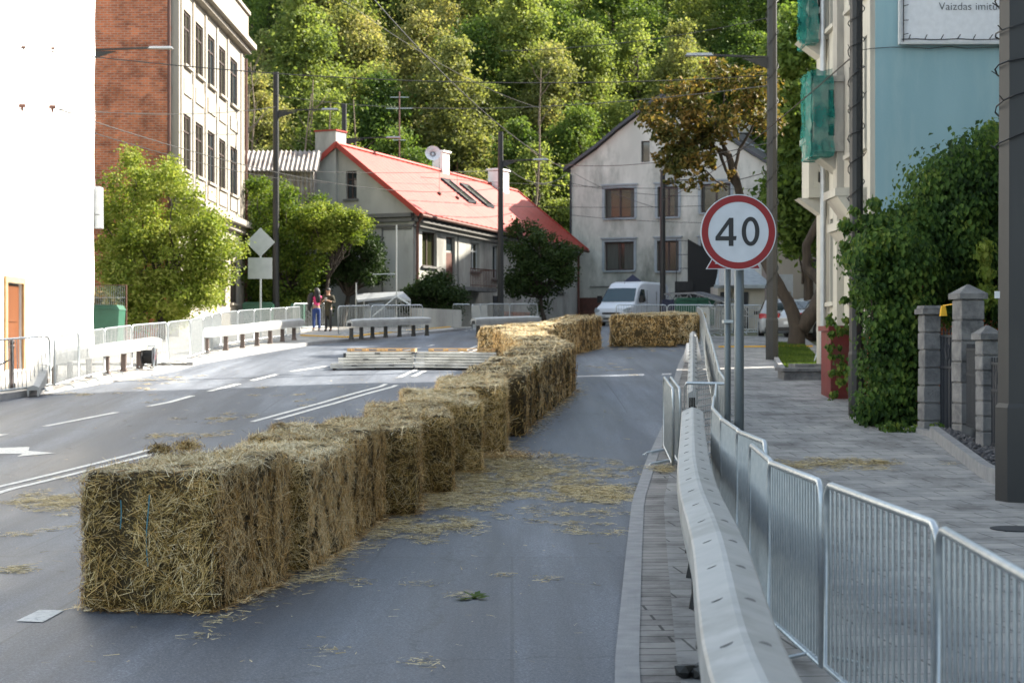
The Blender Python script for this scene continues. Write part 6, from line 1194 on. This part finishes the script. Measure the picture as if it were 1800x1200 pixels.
def car(loc, yaw, lab, paint='silver', nm='parked_car'):
    t = thing(nm, lab, 'car', loc, yaw, 'cars parked on the right'); W2 = .86
    def sec(y, zb, zs, zt, w_, tw): return [(-w_ * .96, y, zb), (-w_, y, zb + .2), (-w_, y, zs - .1), (-w_ * .96, y, zs), (-tw, y, zt - .03), (-tw + .1, y, zt), (tw - .1, y, zt), (tw, y, zt - .03), (w_ * .96, y, zs), (w_, y, zs - .1), (w_, y, zb + .2), (w_ * .96, y, zb)]
    S_ = [sec(0, .34, .66, .72, .74, .66), sec(.08, .24, .78, .86, .82, .70), sec(.22, .2, .88, .98, .85, .72), sec(.55, .2, .92, 1.32, .86, .64), sec(.95, .2, .92, 1.44, .86, .62), sec(1.9, .2, .90, 1.47, .86, .62), sec(2.5, .2, .90, 1.38, .86, .62), sec(3.05, .2, .90, .98, .86, .74), sec(3.7, .22, .80, .84, .82, .7), sec(3.98, .26, .62, .66, .74, .6)]
    b = build('body', loft(S_), paint, t, local=True); bv = b.modifiers.new('b', 'BEVEL'); bv.width = .03; bv.segments = 3; bv.limit_method = 'ANGLE'; bv.angle_limit = R(20)
    for p in b.data.polygons: p.use_smooth = True
    m = MB(); m.poly([(-.60, .265, 1.02), (.60, .265, 1.02), (.53, .53, 1.30), (-.53, .53, 1.30)], (0, -.022, .02)); build('rear_window', m, 'glass', t, local=True)
    m = MB(); m.poly([(-.62, 3.02, 1.00), (.62, 3.02, 1.00), (.52, 2.54, 1.36), (-.52, 2.54, 1.36)], (0, .022, .02)); build('windscreen', m, 'glass', t, local=True)
    for s_ in (-1, 1):
        m = MB(); X_ = s_ * .835; m.poly([(X_, .6, .96), (X_, 1.55, .95), (X_ - s_ * .185, 1.55, 1.40), (X_ - s_ * .17, .95, 1.37)], (s_ * .015, 0, .004)); m.poly([(X_, 1.62, .95), (X_, 2.85, .95), (X_ - s_ * .185, 2.35, 1.38), (X_ - s_ * .19, 1.62, 1.41)], (s_ * .015, 0, .004)); build('side_window', m, 'glass', t, local=True)
        m = MB(); m.poly([(s_ * .83, .10, .72), (s_ * .56, .04, .74), (s_ * .60, .08, .90), (s_ * .83, .20, .93)], (0, -.035, 0)); m.bb((s_ * .80, .12, .74), (s_ * .865, .34, .90)); build('tail_light', m, 'lamp', t, local=True)
        m = MB(); m.poly([(s_ * .80, 3.72, .62), (s_ * .5, 3.93, .60), (s_ * .52, 3.88, .74), (s_ * .8, 3.6, .78)], (0, .03, 0)); build('headlight', m, 'signwhite', t, local=True)
        for y in (.72, 3.2): wheel(t, s_ * .78, y, .31, .2)
        m = MB(); m.box((s_ * .95, 2.75, .98), (.18, .12, .13)); build('wing_mirror', m, 'black', t, local=True)
    m = MB(); m.box((0, -.015, .56), (.5, .02, .11)); build('number_plate', m, 'white', t, local=True); m = MB(); m.box((0, .01, .34), (1.3, .06, .14)); build('bumper', m, 'black', t, local=True)
    m = MB(); m.tube([(.2, 1.3, 1.46), (.2, 1.1, 1.62)], .008, 4); build('aerial', m, 'black', t, local=True); return t
q = G(1412, 600); car((q.x - .35, q.y + 1.0, q.z + .1), R(-62), 'silver hatchback with a wheel showing, parked just right of the roadside tree trunk')
q = G(1366, 600); car((q.x + .62, q.y + 2.6, q.z + .1), R(-8), 'pale car seen from behind between the lamp post and the tree trunk', 'signback')
# ---------------------------------------------------------------- people
def skin(name, nodes, edges, mat, parent, root=0, sub=2):
    me = bpy.data.meshes.new(name); me.from_pydata([n[:3] for n in nodes], edges, []); me.materials.append(M[mat]); o = bpy.data.objects.new(name, me); C.objects.link(o); o.parent = parent
    sk = o.modifiers.new('skin', 'SKIN'); sk.use_smooth_shade = True; lay = me.skin_vertices[0].data if me.skin_vertices else None
    if lay is None:
        bpy.context.view_layer.objects.active = o; me.attributes
        return o
    for i, n in enumerate(nodes): r_ = n[3] if isinstance(n[3], tuple) else (n[3], n[3]); lay[i].radius = r_; lay[i].use_root = (i == root)
    sb_ = o.modifiers.new('sub', 'SUBSURF'); sb_.levels = sub; sb_.render_levels = sub; return o
def person(loc, yaw, lab, top, legs, hands, coat=None, hairlong=False, armdir=None):
    t = thing('person', lab, 'person', loc, yaw); N = [(0, 0, .93, (.13, .10)), (0, 0, 1.10, (.115, .085)), (0, .0, 1.30, (.15, .10)), (0, 0, 1.42, (.09, .08)), (0, 0, 1.49, .052), (0, -.01, 1.56, (.068, .075)), (0, -.005, 1.63, (.075, .09)), (0, 0, 1.69, (.05, .06))]
    E = [(i, i + 1) for i in range(7)]
    for s_ in (-1, 1):
        k = len(N); l_ = legs[0 if s_ < 0 else 1]; N += [(s_ * .09, 0, .86, .092), (*l_[0], .062), (*l_[1], .042), (l_[1][0], l_[1][1], .05, .040), (l_[1][0] + s_ * .02, l_[1][1] - .15, .03, .034)]; E += [(0, k), (k, k + 1), (k + 1, k + 2), (k + 2, k + 3), (k + 3, k + 4)]
        k = len(N); h_ = hands[0 if s_ < 0 else 1]; N += [(s_ * .19, 0, 1.38, .055), (*h_[0], .040), (*h_[1], .028), (h_[2][0], h_[2][1], h_[2][2], (.036, .018))]; E += [(2, k), (k, k + 1), (k + 1, k + 2), (k + 2, k + 3)]
        hp_ = Vector(h_[2]); dr = (hp_ - Vector(h_[1])).normalized(); sd_ = dr.cross(Vector((0, 0, 1))).normalized() if abs(dr.z) < .9 else Vector((0, 1, 0))
        for f, ln in ((-1.5, .06), (-.5, .075), (.5, .08), (1.5, .062)):
            j = len(N); a = hp_ + sd_ * f * .018 + dr * .04; b = a + dr * ln + Vector((0, -.012, -.012)); N += [(*a, .009), (*b, .007)]; E += [(k + 3, j), (j, j + 1)]
        j = len(N); a = hp_ + sd_ * .04; N += [(*a, .010), (*(a + dr * .045), .008)]; E += [(k + 3, j), (j, j + 1)]
    body = skin('body', N, E, 'skin', t)
    # face
    m = MB(); m.box((0, -.088, 1.60), (.018, .03, .035), 0, .5); m.sphere((-.078, 0, 1.605), (.012, .02, .03), 8, 5); m.sphere((.078, 0, 1.605), (.012, .02, .03), 8, 5); build('nose_and_ears', m, 'skin', body, local=True)
    m = MB(); m.sphere((-.028, -.080, 1.625), (.020, .012, .012), 8, 5); m.sphere((.028, -.080, 1.625), (.020, .012, .012), 8, 5); m.bb((-.05, -.089, 1.628), (.05, -.084, 1.634)); m.sphere((0, -.078, 1.558), (.022, .008, .006), 8, 4); build('glasses_and_mouth', m, 'red' if False else 'hair', body, local=True)
    # clothing follows the limbs
    Lg = [(0, 0, .96, (.145, .115)), (0, 0, .88, (.15, .12))]; Eg = [(0, 1)]
    for s_ in (-1, 1): l_ = legs[0 if s_ < 0 else 1]; k = len(Lg); Lg += [(s_ * .09, 0, .80, .098), (*l_[0], .070), (*l_[1], .052), (l_[1][0], l_[1][1], .10, .050)]; Eg += [(1, k), (k, k + 1), (k + 1, k + 2), (k + 2, k + 3)]
    skin('trousers', Lg, Eg, top[1], t)
    def upper(nm, mat, ex, zl, sl):
        U = [(0, 0, zl, (.15 + ex, .11 + ex)), (0, 0, 1.10, (.13 + ex, .095 + ex)), (0, 0, 1.30, (.165 + ex, .11 + ex)), (0, 0, 1.41, (.11 + ex, .085 + ex))]; Eu = [(0, 1), (1, 2), (2, 3)]
        for s_ in (-1, 1):
            h_ = hands[0 if s_ < 0 else 1]; k = len(U); e = Vector(h_[0]).lerp(Vector(h_[1]), .85 if sl else .1); U += [(s_ * .19, 0, 1.375, .065 + ex), (*h_[0], .050 + ex)] + ([(*e, .040 + ex)] if sl else []); Eu += [(2, k), (k, k + 1)] + ([(k + 1, k + 2)] if sl else [])
        return skin(nm, U, Eu, mat, t)
    upper('top', top[0], .0, .93, False)
    if coat: upper('coat', coat, .022, .55, True)
    for s_ in (0, 1): l_ = legs[s_]; m = MB(); m.sphere((l_[1][0], l_[1][1] - .07, .04), (.05, .13, .045), 10, 6); build('shoe', m, 'hair' if coat == 'coat' else 'signback', t, local=True)
    m = MB(); m.sphere((0, .02, 1.655), (.092, .105, .085), 14, 9)
    if hairlong: m.sphere((-.02, .075, 1.50), (.13, .08, .22), 14, 9); m.sphere((-.05, .09, 1.32), (.11, .07, .22), 12, 8)
    build('hair', m, 'hair', t, local=True); return t
q = G(556, 581, .09)
pa = person(tuple(q), R(200), 'person with long dark hair in a pink top and blue jeans, left of the two', ('pink', 'jeans'), (((-.11, -.03, .47), (-.12, .02, .10)), ((.10, .02, .47), (.12, .06, .10))), (((-.24, -.05, 1.12), (-.14, -.25, 1.10), (-.08, -.33, 1.12)), ((.25, .02, 1.12), (.16, -.20, 1.14), (.09, -.28, 1.18))), hairlong=True)
m = MB(); m.sphere((.26, .02, 1.22), (.12, .11, .30), 12, 9); m.sphere((.30, .04, .98), (.09, .09, .20), 10, 7); m.sphere((.2, .03, 1.42), (.10, .09, .12), 10, 7); build('jacket_over_arm', m, 'hair', pa, local=True, smooth=True)
q = G(577, 582, .09)
pb = person(tuple(q), R(-12), 'person in a dark olive coat and black trousers holding something, right of the two', ('white', 'black'), (((-.09, -.03, .47), (-.09, .0, .10)), ((.09, -.02, .47), (.10, .02, .10))), (((-.25, .0, 1.14), (-.16, -.20, 1.20), (-.06, -.28, 1.25)), ((.25, .0, 1.14), (.16, -.20, 1.18), (.07, -.28, 1.22))), coat='coat')
m = MB(); q = Matrix(ROOT[pb.name]) @ Vector((0, -.31, 1.27)); m.box(tuple(q), (.09, .03, .14), R(-12)); tag(build('phone', m, 'signback'), 'small pale device held in the hands of the person in the coat', 'device')
